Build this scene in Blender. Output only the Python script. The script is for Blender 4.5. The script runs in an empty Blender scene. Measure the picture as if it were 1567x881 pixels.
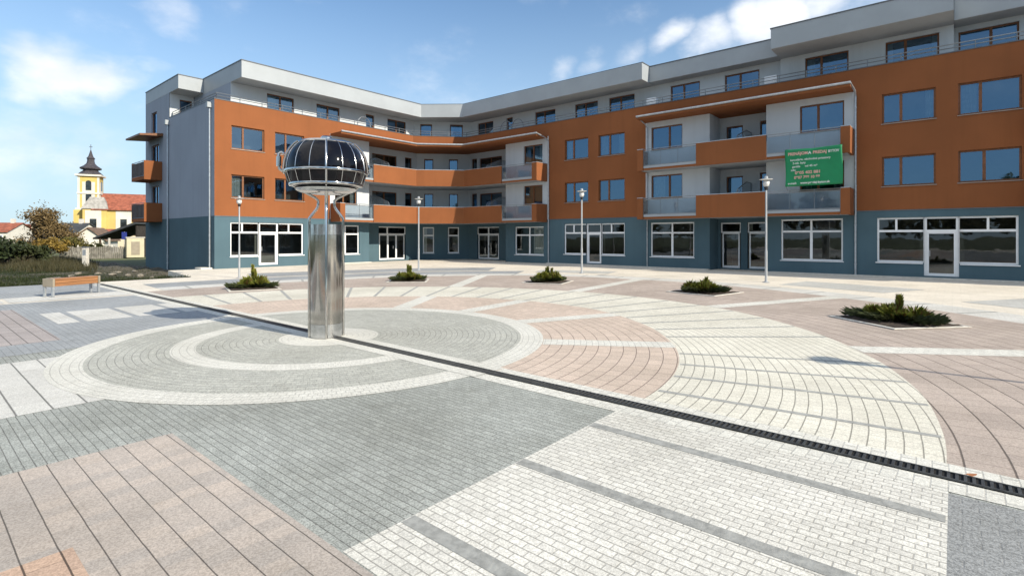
import bpy, bmesh, math, random
from mathutils import Vector, Matrix
random.seed(7)
R = math.radians
scene = bpy.context.scene
COL = scene.collection

# ------------------------------------------------------------------ camera frame (only used to work out world positions)
CA, SA = 0.7638, 0.6455
FPX = 800.0
EYE = 1.8
def cw(X, Y):                       # metres right / ahead of the viewpoint -> world x, y
    return (CA * X - SA * Y, SA * X + CA * Y)
def at(px, Y):                      # picture column + distance ahead -> world x, y
    return cw((px - 783.5) / FPX * Y, Y)
def hz(py, Y):                      # picture row + distance ahead -> height
    return EYE + (363 - py) * Y / FPX

# ------------------------------------------------------------------ materials
def nt(name):
    m = bpy.data.materials.new(name); m.use_nodes = True
    n = m.node_tree; b = n.nodes['Principled BSDF']
    return m, n, b
def N(n, t, **kw):
    x = n.nodes.new(t)
    for k, v in kw.items(): setattr(x, k, v)
    return x
def mix(n, a, b, fac, mode='MIX'):
    x = N(n, 'ShaderNodeMix', data_type='RGBA', blend_type=mode)
    for sock, val in ((x.inputs['Factor'], fac), (x.inputs['A'], a), (x.inputs['B'], b)):
        if hasattr(val, 'is_output'): n.links.new(val, sock)
        elif isinstance(val, (int, float)): sock.default_value = val
        else: sock.default_value = (*val, 1)
    return x.outputs['Result']
def math_(n, op, a, b=None):
    x = N(n, 'ShaderNodeMath', operation=op)
    for i, val in enumerate((a, b)):
        if val is None: continue
        if hasattr(val, 'is_output'): n.links.new(val, x.inputs[i])
        else: x.inputs[i].default_value = val
    return x.outputs[0]
def noise(n, vec, scale, detail=4, rough=.55):
    x = N(n, 'ShaderNodeTexNoise'); x.inputs['Scale'].default_value = scale
    x.inputs['Detail'].default_value = detail; x.inputs['Roughness'].default_value = rough
    n.links.new(vec, x.inputs['Vector']); return x.outputs['Fac']
def ramp(n, f, lo, hi, a=0., b=1.):
    x = N(n, 'ShaderNodeMapRange', interpolation_type='SMOOTHSTEP')
    x.inputs[1].default_value = lo; x.inputs[2].default_value = hi
    x.inputs[3].default_value = a; x.inputs[4].default_value = b
    n.links.new(f, x.inputs[0]); return x.outputs[0]
def plain(name, col, rough=.7, metal=0., var=.12, vscale=3., bump=0., bscale=40., spec=.4, obj=False):
    m, n, b = nt(name)
    if obj: vec = N(n, 'ShaderNodeTexCoord').outputs['Object']
    else: vec = N(n, 'ShaderNodeNewGeometry').outputs['Position']
    f = noise(n, vec, vscale, 5)
    c2 = tuple(min(1, x * (1 - var)) for x in col); c3 = tuple(min(1, x * (1 + var)) for x in col)
    n.links.new(mix(n, c2, c3, ramp(n, f, .3, .7)), b.inputs['Base Color'])
    b.inputs['Roughness'].default_value = rough; b.inputs['Metallic'].default_value = metal
    b.inputs['Specular IOR Level'].default_value = spec
    if bump:
        bp = N(n, 'ShaderNodeBump'); bp.inputs['Strength'].default_value = bump; bp.inputs['Distance'].default_value = .01
        n.links.new(noise(n, vec, bscale, 6), bp.inputs['Height']); n.links.new(bp.outputs[0], b.inputs['Normal'])
    return m
def plaster(name, col, var=.10):
    m, n, b = nt(name)
    vec = N(n, 'ShaderNodeNewGeometry').outputs['Position']
    big = ramp(n, noise(n, vec, .35, 4), .3, .7)
    mp = N(n, 'ShaderNodeMapping'); mp.inputs['Scale'].default_value = (2.2, 2.2, .12); n.links.new(vec, mp.inputs[0])
    streak = ramp(n, noise(n, mp.outputs[0], 1., 6, .65), .45, .8)
    fine = ramp(n, noise(n, vec, 60, 4), .3, .7)
    c = mix(n, tuple(x * (1 - var) for x in col), tuple(min(1, x * (1 + var)) for x in col), big)
    c = mix(n, c, tuple(x * .78 for x in col), math_(n, 'MULTIPLY', streak, .5))
    c = mix(n, c, tuple(x * .86 for x in col), math_(n, 'MULTIPLY', fine, .3))
    n.links.new(c, b.inputs['Base Color'])
    b.inputs['Roughness'].default_value = .88; b.inputs['Specular IOR Level'].default_value = .25
    bp = N(n, 'ShaderNodeBump'); bp.inputs['Strength'].default_value = .25; bp.inputs['Distance'].default_value = .004
    n.links.new(noise(n, vec, 140, 3), bp.inputs['Height']); n.links.new(bp.outputs[0], b.inputs['Normal'])
    return m
CX, CY = -8.63, 5.1
def paver(name, c1, c2, mort, bw, bh, ms=.007, radial=False, rref=7., swap=False, speck=.2, shift=(0, 0), rough=.85, stain=.18, off=.5, row=0., roww=.008):
    m, n, b = nt(name)
    pos = N(n, 'ShaderNodeNewGeometry').outputs['Position']
    s = N(n, 'ShaderNodeVectorMath', operation='SUBTRACT'); n.links.new(pos, s.inputs[0]); s.inputs[1].default_value = (CX, CY, 0)
    sp = N(n, 'ShaderNodeSeparateXYZ'); n.links.new(s.outputs[0], sp.inputs[0])
    x, y = sp.outputs[0], sp.outputs[1]
    cb = N(n, 'ShaderNodeCombineXYZ')
    if radial:
        r = math_(n, 'SQRT', math_(n, 'ADD', math_(n, 'MULTIPLY', x, x), math_(n, 'MULTIPLY', y, y)))
        th = math_(n, 'ARCTAN2', y, x)
        n.links.new(math_(n, 'MULTIPLY', th, rref), cb.inputs[0]); n.links.new(r, cb.inputs[1])
    else:
        u, v = (y, x) if swap else (x, y)
        n.links.new(math_(n, 'ADD', u, shift[0]), cb.inputs[0]); n.links.new(math_(n, 'ADD', v, shift[1]), cb.inputs[1])
    # hand-laid: a little wobble of the joints
    wob = N(n, 'ShaderNodeTexNoise'); wob.inputs['Scale'].default_value = 5.; n.links.new(pos, wob.inputs['Vector'])
    wv = N(n, 'ShaderNodeVectorMath', operation='SUBTRACT'); n.links.new(wob.outputs['Color'], wv.inputs[0]); wv.inputs[1].default_value = (.5, .5, .5)
    ws = N(n, 'ShaderNodeVectorMath', operation='SCALE'); n.links.new(wv.outputs[0], ws.inputs[0]); ws.inputs['Scale'].default_value = .006
    wa = N(n, 'ShaderNodeVectorMath', operation='ADD'); n.links.new(cb.outputs[0], wa.inputs[0]); n.links.new(ws.outputs[0], wa.inputs[1])
    br = N(n, 'ShaderNodeTexBrick'); br.offset = off; br.offset_frequency = 2; br.squash = 1.
    n.links.new(wa.outputs[0], br.inputs['Vector'])
    br.inputs['Scale'].default_value = 1; br.inputs['Brick Width'].default_value = bw; br.inputs['Row Height'].default_value = bh
    br.inputs['Mortar Size'].default_value = ms; br.inputs['Mortar Smooth'].default_value = .25; br.inputs['Bias'].default_value = 0
    br.inputs['Color1'].default_value = (*c1, 1); br.inputs['Color2'].default_value = (*c2, 1); br.inputs['Mortar'].default_value = (*mort, 1)
    sc = ramp(n, noise(n, pos, 75, 4, .75), .36, .64)
    c = mix(n, br.outputs['Color'], mix(n, (1 - speck,) * 3, (1 + speck,) * 3, sc), 1., 'MULTIPLY')
    st = ramp(n, noise(n, pos, .55, 6, .6), .3, .75)
    c = mix(n, c, mix(n, (1, 1, 1), (1 - stain, 1 - stain * 1.02, 1 - stain * 1.1), st), 1., 'MULTIPLY')
    st2 = ramp(n, noise(n, pos, 3.1, 5, .65), .55, .8)
    c = mix(n, c, mix(n, (1, 1, 1), (.87, .86, .84), st2), 1., 'MULTIPLY')
    if row:
        sv = N(n, 'ShaderNodeSeparateXYZ'); n.links.new(wa.outputs[0], sv.inputs[0])
        fr = math_(n, 'FRACT', math_(n, 'DIVIDE', sv.outputs[1], bh)); dd = math_(n, 'MULTIPLY', math_(n, 'MINIMUM', fr, math_(n, 'SUBTRACT', 1., fr)), bh)
        c = mix(n, c, mix(n, (1 - row,) * 3, (1, 1, 1), ramp(n, dd, roww * .35, roww)), 1., 'MULTIPLY')
    n.links.new(c, b.inputs['Base Color'])
    b.inputs['Roughness'].default_value = rough; b.inputs['Specular IOR Level'].default_value = .3
    bp = N(n, 'ShaderNodeBump'); bp.inputs['Strength'].default_value = .5; bp.inputs['Distance'].default_value = .008
    h = math_(n, 'ADD', math_(n, 'MULTIPLY', br.outputs['Fac'], -1.), math_(n, 'MULTIPLY', noise(n, pos, 90, 4, .7), .5))
    n.links.new(h, bp.inputs['Height']); n.links.new(bp.outputs[0], b.inputs['Normal'])
    return m
def glass_dark(name, col, ior=2.3, rough=.02, wave=.02, tint=(1, 1, 1)):
    m, n, b = nt(name)
    pos = N(n, 'ShaderNodeNewGeometry').outputs['Position']
    f = ramp(n, noise(n, pos, .8, 2), .35, .65)
    n.links.new(mix(n, tuple(x * .6 for x in col), tuple(x * 1.5 for x in col), f), b.inputs['Base Color'])
    b.inputs['Roughness'].default_value = rough; b.inputs['IOR'].default_value = ior; b.inputs['Specular Tint'].default_value = (*tint, 1)
    bp = N(n, 'ShaderNodeBump'); bp.inputs['Strength'].default_value = wave; bp.inputs['Distance'].default_value = .05
    n.links.new(noise(n, pos, 1.6, 2), bp.inputs['Height']); n.links.new(bp.outputs[0], b.inputs['Normal'])
    return m
def clear_glass(name, tint=(.78, .84, .88), refl=.12, milk=.0):
    m, n, b = nt(name)
    out = n.nodes['Material Output']
    t = N(n, 'ShaderNodeBsdfTransparent'); t.inputs[0].default_value = (*tint, 1)
    g = N(n, 'ShaderNodeBsdfGlossy'); g.inputs['Roughness'].default_value = .04
    d = N(n, 'ShaderNodeBsdfDiffuse'); d.inputs[0].default_value = (.5, .56, .6, 1)
    m0 = N(n, 'ShaderNodeMixShader'); m0.inputs[0].default_value = milk
    n.links.new(t.outputs[0], m0.inputs[1]); n.links.new(d.outputs[0], m0.inputs[2])
    m1 = N(n, 'ShaderNodeMixShader'); m1.inputs[0].default_value = refl
    n.links.new(m0.outputs[0], m1.inputs[1]); n.links.new(g.outputs[0], m1.inputs[2])
    n.links.new(m1.outputs[0], out.inputs['Surface']); n.nodes.remove(b)
    return m
def wood(name, col, axis):
    m, n, b = nt(name)
    pos = N(n, 'ShaderNodeTexCoord').outputs['Object']
    mp = N(n, 'ShaderNodeMapping'); mp.inputs['Scale'].default_value = axis; n.links.new(pos, mp.inputs[0])
    f = ramp(n, noise(n, mp.outputs[0], 1, 6, .6), .3, .7)
    n.links.new(mix(n, tuple(x * .65 for x in col), tuple(x * 1.25 for x in col), f), b.inputs['Base Color'])
    b.inputs['Roughness'].default_value = .5
    return m
def leafmat(name, c1, c2, rough=.6, brown=None):
    m, n, b = nt(name)
    pos = N(n, 'ShaderNodeNewGeometry')
    f = ramp(n, noise(n, pos.outputs['Position'], 4., 3), .3, .7)
    rnd = pos.outputs['Random Per Island']
    k = math_(n, 'ADD', math_(n, 'MULTIPLY', f, .5), math_(n, 'MULTIPLY', rnd, .5))
    cc = mix(n, c1, c2, k)
    if brown: cc = mix(n, cc, brown, ramp(n, rnd, .80, .84))
    n.links.new(cc, b.inputs['Base Color'])
    b.inputs['Roughness'].default_value = rough; b.inputs['Specular IOR Level'].default_value = .25
    return m

M = {}
def pane_glass(name, base, ior, tint, trans):
    m, n, b = nt(name); out = n.nodes['Material Output']; n.nodes.remove(b)
    pos = N(n, 'ShaderNodeNewGeometry').outputs['Position']
    bp = N(n, 'ShaderNodeBump'); bp.inputs['Strength'].default_value = .03; bp.inputs['Distance'].default_value = .05
    n.links.new(noise(n, pos, 1.3, 2), bp.inputs['Height'])
    t = N(n, 'ShaderNodeBsdfTransparent'); t.inputs[0].default_value = (*trans, 1)
    g = N(n, 'ShaderNodeBsdfGlossy'); g.inputs['Roughness'].default_value = .015; g.inputs['Color'].default_value = (*tint, 1); n.links.new(bp.outputs[0], g.inputs['Normal'])
    fr = N(n, 'ShaderNodeFresnel'); fr.inputs['IOR'].default_value = ior
    f = math_(n, 'MINIMUM', math_(n, 'ADD', fr.outputs[0], base), 1.)
    ms = N(n, 'ShaderNodeMixShader'); n.links.new(f, ms.inputs[0]); n.links.new(t.outputs[0], ms.inputs[1]); n.links.new(g.outputs[0], ms.inputs[2])
    n.links.new(ms.outputs[0], out.inputs['Surface']); return m
M['glass'] = pane_glass('window_glass', .15, 1.75, (.40, .68, 1.), (.42, .50, .54))
M['shopglass'] = pane_glass('shop_glass', .02, 1.6, (.9, .95, 1.), (.62, .68, .68))
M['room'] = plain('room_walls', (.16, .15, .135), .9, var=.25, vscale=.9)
M['curtain'] = plain('curtain', (.62, .60, .55), .9, var=.1, vscale=5)
rw = random.Random(77)
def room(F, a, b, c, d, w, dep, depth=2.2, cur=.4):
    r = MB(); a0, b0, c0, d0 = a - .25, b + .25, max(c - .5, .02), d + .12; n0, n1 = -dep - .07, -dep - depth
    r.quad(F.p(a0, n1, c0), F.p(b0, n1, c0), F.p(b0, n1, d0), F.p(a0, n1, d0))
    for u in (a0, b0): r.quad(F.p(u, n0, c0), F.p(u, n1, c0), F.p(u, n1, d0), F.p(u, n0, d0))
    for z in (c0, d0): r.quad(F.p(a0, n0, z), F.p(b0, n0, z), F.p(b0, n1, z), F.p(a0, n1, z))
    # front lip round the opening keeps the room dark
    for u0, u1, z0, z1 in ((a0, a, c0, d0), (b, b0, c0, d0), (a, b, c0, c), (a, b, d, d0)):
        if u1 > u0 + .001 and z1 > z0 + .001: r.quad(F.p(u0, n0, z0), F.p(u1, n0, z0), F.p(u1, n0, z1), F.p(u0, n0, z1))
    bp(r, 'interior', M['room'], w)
    if rw.random() < cur and b - a > .5:
        W = b - a; sd = rw.choice((0, 1, 2)); k = rw.uniform(.18, .42)
        spans = [(a + .05, a + W * k)] if sd == 0 else [(b - W * k, b - .05)] if sd == 1 else [(a + .05, a + W * k * .7), (b - W * k * .7, b - .05)]
        for u0, u1 in spans:
            m_ = MB(); n = 14
            for i in range(n):
                t0, t1 = i / n, (i + 1) / n; f = lambda t: -dep - .16 - .022 * math.sin(t * 30)
                m_.quad(F.p(u0 + (u1 - u0) * t0, f(t0), c + .02), F.p(u0 + (u1 - u0) * t1, f(t1), c + .02), F.p(u0 + (u1 - u0) * t1, f(t1), d - .02), F.p(u0 + (u1 - u0) * t0, f(t0), d - .02))
            bp(m_, 'curtain', M['curtain'], w)
M['orange'] = plaster('orange_plaster', (.235, .084, .031))
M['blue'] = plaster('blue_grey_plaster', (.072, .125, .155))
M['white'] = plaster('pale_grey_plaster', (.53, .565, .595), .05)
M['sidegrey'] = plaster('side_grey_plaster', (.275, .315, .38), .05)
M['soffit'] = plaster('soffit_plaster', (.36, .38, .4), .04)
M['fascia'] = plain('fascia_sheet', (.31, .34, .365), .5, var=.05, vscale=.8)
M['trim'] = plain('dark_trim', (.10, .11, .125), .45, var=.1)
M['steel'] = plain('galvanised_steel', (.42, .45, .48), .42, .6, .12, 6)
M['rail'] = plain('railing_steel', (.22, .24, .26), .4, .7, .1, 6)
M['brown'] = plain('brown_wood_frame', (.16, .062, .022), .5, var=.2, vscale=9)
M['wframe'] = plain('white_frame', (.78, .80, .82), .4, var=.04)
M['sillm'] = plain('sill_sheet', (.30, .25, .22), .45, .3, .1)
M['darkpane'] = glass_dark('dark_pane', (.02, .024, .026), 1.6)
M['railglass'] = clear_glass('railing_glass', (.74, .79, .83), .06, .0)
M['screenglass'] = clear_glass('screen_glass', (.7, .76, .8), .16, .35)
M['chrome'] = plain('polished_steel', (.56, .55, .53), .06, 1., .05, 2)
M['column'] = plain('column_steel', (.42, .405, .38), .10, 1., .22, 1.6, .12, 3)
M['chrome2'] = plain('brushed_steel', (.55, .56, .57), .2, 1., .1, 12)
M['cabin'] = glass_dark('cabin_glass', (.004, .004, .006), 1.36, .05, .12)
M['black'] = plain('black_rubber', (.018, .018, .02), .5)
M['grate'] = plain('cast_iron', (.075, .078, .078), .55, .4, .25, 15)
M['trough'] = plain('drain_painted_shadow', (.01, .01, .01), .9)
M['lampwhite'] = plain('lamp_enamel', (.62, .62, .60), .35, var=.05)
M['polegrey'] = plain('pole_paint', (.40, .42, .44), .45, .35, .08, 4)
M['soil'] = plain('bark_soil', (.05, .037, .028), .95, var=.5, vscale=14, bump=1., bscale=30)
M['kerb'] = plain('kerb_stone', (.55, .53, .48), .85, var=.12, vscale=8, bump=.3)
M['darkboard'] = plain('dark_balcony_boards', (.05, .024, .015), .85, var=.3, vscale=6)
M['rubble'] = plain('rubble', (.20, .18, .15), .95, var=.35, vscale=6, bump=.8)
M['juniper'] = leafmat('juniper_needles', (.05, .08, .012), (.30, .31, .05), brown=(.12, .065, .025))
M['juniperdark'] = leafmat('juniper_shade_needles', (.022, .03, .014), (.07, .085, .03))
M['bark'] = plain('bark', (.085, .062, .045), .9, var=.3, vscale=10, bump=.6)
M['banner'] = plain('banner_cloth', (.006, .20, .075), .55, var=.1, vscale=2, bump=.2, bscale=3)
M['ink'] = plain('banner_white_ink', (.66, .70, .66), .6, var=.03)
M['pinkink'] = plain('banner_pink_ink', (.66, .38, .32), .6, var=.03)
M['benchwood'] = wood('bench_wood', (.30, .14, .058), (30, 1.2, 30))
M['cream'] = plain('cream_paint', (.27, .235, .18), .6, var=.08)
# stone colours
W1, W2 = (.70, .69, .635), (.60, .59, .545)
G1, G2 = (.39, .41, .385), (.32, .337, .316)
P1, P2 = (.61, .505, .425), (.535, .445, .375)
M['p_base'] = paver('paving_pale', (.73, .68, .59), (.66, .615, .535), (.56, .53, .46), .4, .2, .005)
M['p_grey'] = paver('paving_grey', G1, G2, (.25, .255, .24), .135, .066, .004, shift=(.03, .02), speck=.34, row=.26, roww=.006, stain=.28)
M['p_grey_blue'] = paver('paving_grey_cool', (.345, .365, .38), (.305, .325, .34), (.25, .265, .275), .2, .1, .006)
M['p_grey_dark'] = paver('paving_grey_dark', (.29, .30, .30), (.265, .275, .275), (.245, .252, .252), .17, .09, .005, speck=.36)
M['p_pale_grey'] = paver('paving_pale_grey', (.50, .505, .485), (.45, .455, .44), (.36, .36, .345), .3, .15, .005)
M['p_grey_rad'] = paver('paving_grey_ring', (.47, .475, .43), (.40, .405, .37), (.34, .345, .315), .16, .10, .005, True, 2.6, speck=.34, row=.22)
M['p_white'] = paver('paving_white', W1, W2, (.44, .43, .395), .112, .0635, .005, shift=(.0, .023), speck=.2, row=.22, roww=.005, stain=.22)
M['p_white_rad'] = paver('paving_white_ring', (.71, .69, .60), (.645, .625, .545), (.53, .515, .45), .13, .13, .005, True, 7.4, row=.46, roww=.009)
M['p_white_small'] = paver('paving_white_setts', (.68, .675, .62), (.62, .615, .565), (.49, .485, .45), .1, .1, .006, True, 3.6)
M['p_white_slab'] = paver('paving_white_slabs', (.62, .615, .58), (.575, .57, .54), (.50, .495, .47), .55, .28, .006, shift=(.1, .1), row=.6, roww=.013)
M['p_white_plain'] = paver('paving_white_plain', (.62, .615, .58), (.57, .565, .535), (.50, .495, .47), .2, .1, .005, speck=.2)
M['p_pink_grey'] = paver('paving_mauve', (.40, .36, .345), (.345, .315, .305), (.37, .335, .32), .13, .20, .003, shift=(.1, .03), row=.55, roww=.012)
M['p_pink'] = paver('paving_pink', (.505, .44, .385), (.415, .375, .34), (.455, .405, .36), .13, .165, .003, shift=(.1, .03), row=.7, roww=.0055, stain=.22)
M['p_pink_rad'] = paver('paving_pink_ring', P1, P2, (.36, .29, .255), .26, .20, .007, True, 5.2, row=.3, roww=.01)
M['p_pink_out'] = paver('paving_pink_outer', (.47, .40, .35), (.405, .345, .305), (.31, .26, .23), .3, .30, .007, True, 11, row=.55, roww=.012)
M['p_orange'] = paver('paving_orange', (.56, .40, .30), (.50, .36, .275), (.40, .29, .22), .30, .165, .005, shift=(.1, .03), row=.72, roww=.007)
M['p_line'] = plain('paving_dark_line', (.29, .295, .28), .85, var=.2, vscale=14, bump=.4)
M['p_line_soft'] = plain('paving_grey_line', (.33, .335, .32), .85, var=.15, vscale=14, bump=.4)

# ------------------------------------------------------------------ mesh helpers
class MB:
    def __init__(s): s.v = []; s.f = []
    def quad(s, a, b, c, d):
        i = len(s.v); s.v += [tuple(a), tuple(b), tuple(c), tuple(d)]; s.f.append((i, i + 1, i + 2, i + 3))
    def poly(s, pts):
        i = len(s.v); s.v += [tuple(p) for p in pts]; s.f.append(tuple(range(i, i + len(pts))))
    def hexa(s, p):                     # bottom 4 ccw, top 4 ccw
        i = len(s.v); s.v += [tuple(q) for q in p]
        s.f += [tuple(i + k for k in f) for f in ((3, 2, 1, 0), (4, 5, 6, 7), (0, 1, 5, 4), (1, 2, 6, 5), (2, 3, 7, 6), (3, 0, 4, 7))]
    def box(s, x0, x1, y0, y1, z0, z1):
        s.hexa([(x0, y0, z0), (x1, y0, z0), (x1, y1, z0), (x0, y1, z0), (x0, y0, z1), (x1, y0, z1), (x1, y1, z1), (x0, y1, z1)])
    def fbox(s, F, u0, u1, n0, n1, z0, z1):   # box in a facade frame
        g = F.p
        s.hexa([g(u0, n0, z0), g(u1, n0, z0), g(u1, n1, z0), g(u0, n1, z0), g(u0, n0, z1), g(u1, n0, z1), g(u1, n1, z1), g(u0, n1, z1)])
    def prism(s, poly, z0, z1):
        i = len(s.v); n = len(poly)
        s.v += [(p[0], p[1], z0) for p in poly] + [(p[0], p[1], z1) for p in poly]
        s.f.append(tuple(i + k for k in reversed(range(n)))); s.f.append(tuple(i + n + k for k in range(n)))
        for k in range(n):
            j = (k + 1) % n; s.f.append((i + k, i + j, i + n + j, i + n + k))
    def tube(s, pts, rad, seg=8, cap=True):
        pts = [Vector(p) for p in pts]; n = len(pts)
        if not hasattr(rad, '__len__'): rad = [rad] * n
        i0 = len(s.v); ref = None
        for k, p in enumerate(pts):
            d = (pts[min(k + 1, n - 1)] - pts[max(k - 1, 0)])
            d = d.normalized() if d.length > 1e-9 else Vector((0, 0, 1))
            if ref is None:
                ref = Vector((1, 0, 0)) if abs(d.x) < .8 else Vector((0, 1, 0))
            a = (ref - d * ref.dot(d)).normalized(); b = d.cross(a); ref = a
            for q in range(seg):
                t = 2 * math.pi * q / seg
                s.v.append(tuple(p + (a * math.cos(t) + b * math.sin(t)) * rad[k]))
        for k in range(n - 1):
            for q in range(seg):
                r = (q + 1) % seg
                s.f.append((i0 + k * seg + q, i0 + k * seg + r, i0 + (k + 1) * seg + r, i0 + (k + 1) * seg + q))
        if cap:
            s.f.append(tuple(i0 + q for q in reversed(range(seg)))); s.f.append(tuple(i0 + (n - 1) * seg + q for q in range(seg)))
    def lathe(s, prof, cx=0, cy=0, seg=24, a0=0.):
        i0 = len(s.v); n = len(prof)
        for r, z in prof:
            for q in range(seg):
                t = a0 + 2 * math.pi * q / seg; s.v.append((cx + r * math.cos(t), cy + r * math.sin(t), z))
        for k in range(n - 1):
            for q in range(seg):
                r = (q + 1) % seg; s.f.append((i0 + k * seg + q, i0 + k * seg + r, i0 + (k + 1) * seg + r, i0 + (k + 1) * seg + q))
        s.f.append(tuple(i0 + q for q in reversed(range(seg)))); s.f.append(tuple(i0 + (n - 1) * seg + q for q in range(seg)))
    def build(s, name, mat, parent=None, org=(0, 0, 0), smooth=False, bevel=0):
        me = bpy.data.meshes.new(name)
        me.from_pydata([(v[0] - org[0], v[1] - org[1], v[2] - org[2]) for v in s.v], [], s.f)
        me.materials.append(mat)
        if smooth:
            for p in me.polygons: p.use_smooth = True
        me.update()
        o = bpy.data.objects.new(name, me); COL.objects.link(o)
        if parent is not None: o.parent = parent
        else: o.location = org
        if bevel:
            b = o.modifiers.new('bevel', 'BEVEL'); b.width = bevel; b.segments = 2; b.limit_method = 'ANGLE'
        return o
def auto(o, ang=40):
    for p in o.data.polygons: p.use_smooth = True
    bm = bmesh.new(); bm.from_mesh(o.data)
    for e in bm.edges:
        if len(e.link_faces) == 2 and e.calc_face_angle(0) > R(ang): e.smooth = False
        elif len(e.link_faces) != 2: e.smooth = False
    bm.to_mesh(o.data); bm.free(); return o
def tag(o, label=None, cat=None, group=None, kind=None):
    if label: o['label'] = label
    if cat: o['category'] = cat
    if group: o['group'] = group
    if kind: o['kind'] = kind
    return o
def empty(name, loc, label, cat, group=None, rz=0):
    o = bpy.data.objects.new(name, None); COL.objects.link(o); o.location = loc; o.rotation_euler = (0, 0, rz)
    o.empty_display_size = .3
    return tag(o, label, cat, group)
def children(o): return [c for c in bpy.data.objects if c.parent == o]
def copy_tree(o, parent=None):
    c = o.copy(); COL.objects.link(c)
    if parent is not None: c.parent = parent
    for ch in children(o): copy_tree(ch, c)
    return c
class Frame:                            # a vertical plane: origin, direction along, outward normal
    def __init__(s, o, u, n): s.o = o; s.u = u; s.n = n
    def p(s, a, b, z): return (s.o[0] + s.u[0] * a + s.n[0] * b, s.o[1] + s.u[1] * a + s.n[1] * b, z)
def frame2(p, q):                       # frame from p to q, outward normal on the right-hand side of p->q
    d = Vector((q[0] - p[0], q[1] - p[1])); L = d.length; d /= L
    return Frame(p, (d.x, d.y), (d.y, -d.x)), L

# ------------------------------------------------------------------ ground, paving
def sheet(name, polys, z, mat, label):
    mb = MB()
    for p in polys: mb.poly([(x, y, z) for x, y in p])
    o = mb.build(name, mat); return tag(o, label, None, None, 'structure')
def rect(x0, x1, y0, y1): return [(x0, y0), (x1, y0), (x1, y1), (x0, y1)]
def arc(r, a0, a1, step=1.5):
    n = max(2, int(abs(a1 - a0) / step)); return [(CX + r * math.cos(R(a0 + (a1 - a0) * i / n)), CY + r * math.sin(R(a0 + (a1 - a0) * i / n))) for i in range(n + 1)]
def annulus(r0, r1, a0, a1):
    A, B = arc(r0, a0, a1), arc(r1, a0, a1)
    return [[A[i], B[i], B[i + 1], A[i + 1]] for i in range(len(A) - 1)]
def sector_strip(ang, r0, r1, w):
    c, s = math.cos(R(ang)), math.sin(R(ang))
    return [(CX + c * r0 - s * w / 2, CY + s * r0 + c * w / 2), (CX + c * r0 + s * w / 2, CY + s * r0 - c * w / 2),
            (CX + c * r1 + s * w / 2, CY + s * r1 - c * w / 2), (CX + c * r1 - s * w / 2, CY + s * r1 + c * w / 2)]
def table(T):
    def f(a):
        for (a0, r0), (a1, r1) in zip(T, T[1:]):
            if a0 <= a <= a1:
                t = (a - a0) / (a1 - a0); t = t * t * (3 - 2 * t) * .35 + t * .65; return r0 + (r1 - r0) * t
        return T[0][1] if a < T[0][0] else T[-1][1]
    return f
# the rings of the square are laid slightly out of round
RA = table([(0, 6.0), (26, 6.03), (39, 6.06), (55, 6.18), (76, 6.45), (112, 6.5), (155, 6.4), (180, 6.25)])
RB = table([(0, 8.58), (8, 8.63), (18.5, 8.73), (32, 8.86), (43, 9.02), (64, 9.35), (90, 9.55), (116, 9.6), (154, 9.5), (165, 9.3), (180, 9.2)])
RC = table([(0, 13.8), (45, 14.0), (62, 14.3), (90, 15.3), (112, 15.8), (135, 14.5), (154, 12.8), (173, 11.9), (180, 11.7)])
RD = lambda a: RC(a) + 1.2
K = lambda r: (lambda a: r)
def pol(r, a): return (CX + r * math.cos(R(a)), CY + r * math.sin(R(a)))
def band(f, g, a0, a1, step=1.5):
    n = max(2, int(abs(a1 - a0) / step)); A = [a0 + (a1 - a0) * i / n for i in range(n + 1)]
    return [[pol(f(p), p), pol(g(p), p), pol(g(q), q), pol(f(q), q)] for p, q in zip(A, A[1:])]
DY0, DY1 = 5.03, 5.18                     # the drain

EDGE = -26.3                            # western edge of the paving
mb = MB(); mb.prism([(EDGE, -40), (60, -40), (60, 60), (-60, 60), (-60, 32), (-32.5, 32), (-32.5, 9.6), (EDGE, 8.7)], -.6, 0)
tag(mb.build('plaza_paving', M['p_base']), 'pale concrete paving of the square', None, None, 'structure')
Z1, Z2, Z3, Z4 = .0025, .005, .0075, .01
sheet('paving_grey', [rect(-19.4, 30, -30, DY0)], Z1, M['p_grey'], 'grey block paving on the near side of the drain')
sheet('paving_cool_grey', [rect(-19.4, -10.9, 1.0, DY0), rect(EDGE, -21.2, -30, DY0), rect(-19.4, -17.9, -30, 1.0)], Z2, M['p_grey_blue'], 'bluish grey block paving near the bench')
sheet('paving_dark_grey', [rect(-.03, 30, -30, 4.78)], Z2, M['p_grey_dark'], 'dark grey paving at the right edge of the near square')
sheet('paving_white_field', [rect(-2.67, -.03, 1.66, DY0)], Z2, M['p_white'], 'white block paving field beside the drain')
sheet('paving_white_stripes', [rect(-2.66, -.04, y - .055, y + .055) for y in (2.12, 3.25, 4.33)], Z3, M['p_line'], 'grey stripes across the white paving field')
sheet('paving_pink_field', [rect(-5.48, -.03, -30, 1.65)], Z2, M['p_pink'], 'pinkish slab paving in the near left corner')
sheet('paving_orange_field', [rect(-3.9, -2.4, -30, .67)], Z3, M['p_orange'], 'orange slab patch within the pinkish paving')
sheet('paving_pink_far_field', [rect(-17.8, -11.95, -30, 1.9)], Z3, M['p_pink_grey'], 'pinkish slab paving left of the circle')
sheet('paving_white_path', [rect(-10.3, -7.2, -30, 1.9)], Z2, M['p_white_slab'], 'white slab path leading to the circle')
sheet('paving_white_blocks', [rect(-16.35, -14.15, a, b) for a, b in ((2.2, 2.56), (2.68, 3.50), (3.62, 4.44), (4.56, 4.80))], Z3, M['p_white_plain'], 'white slabs in a row left of the circle')
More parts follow.
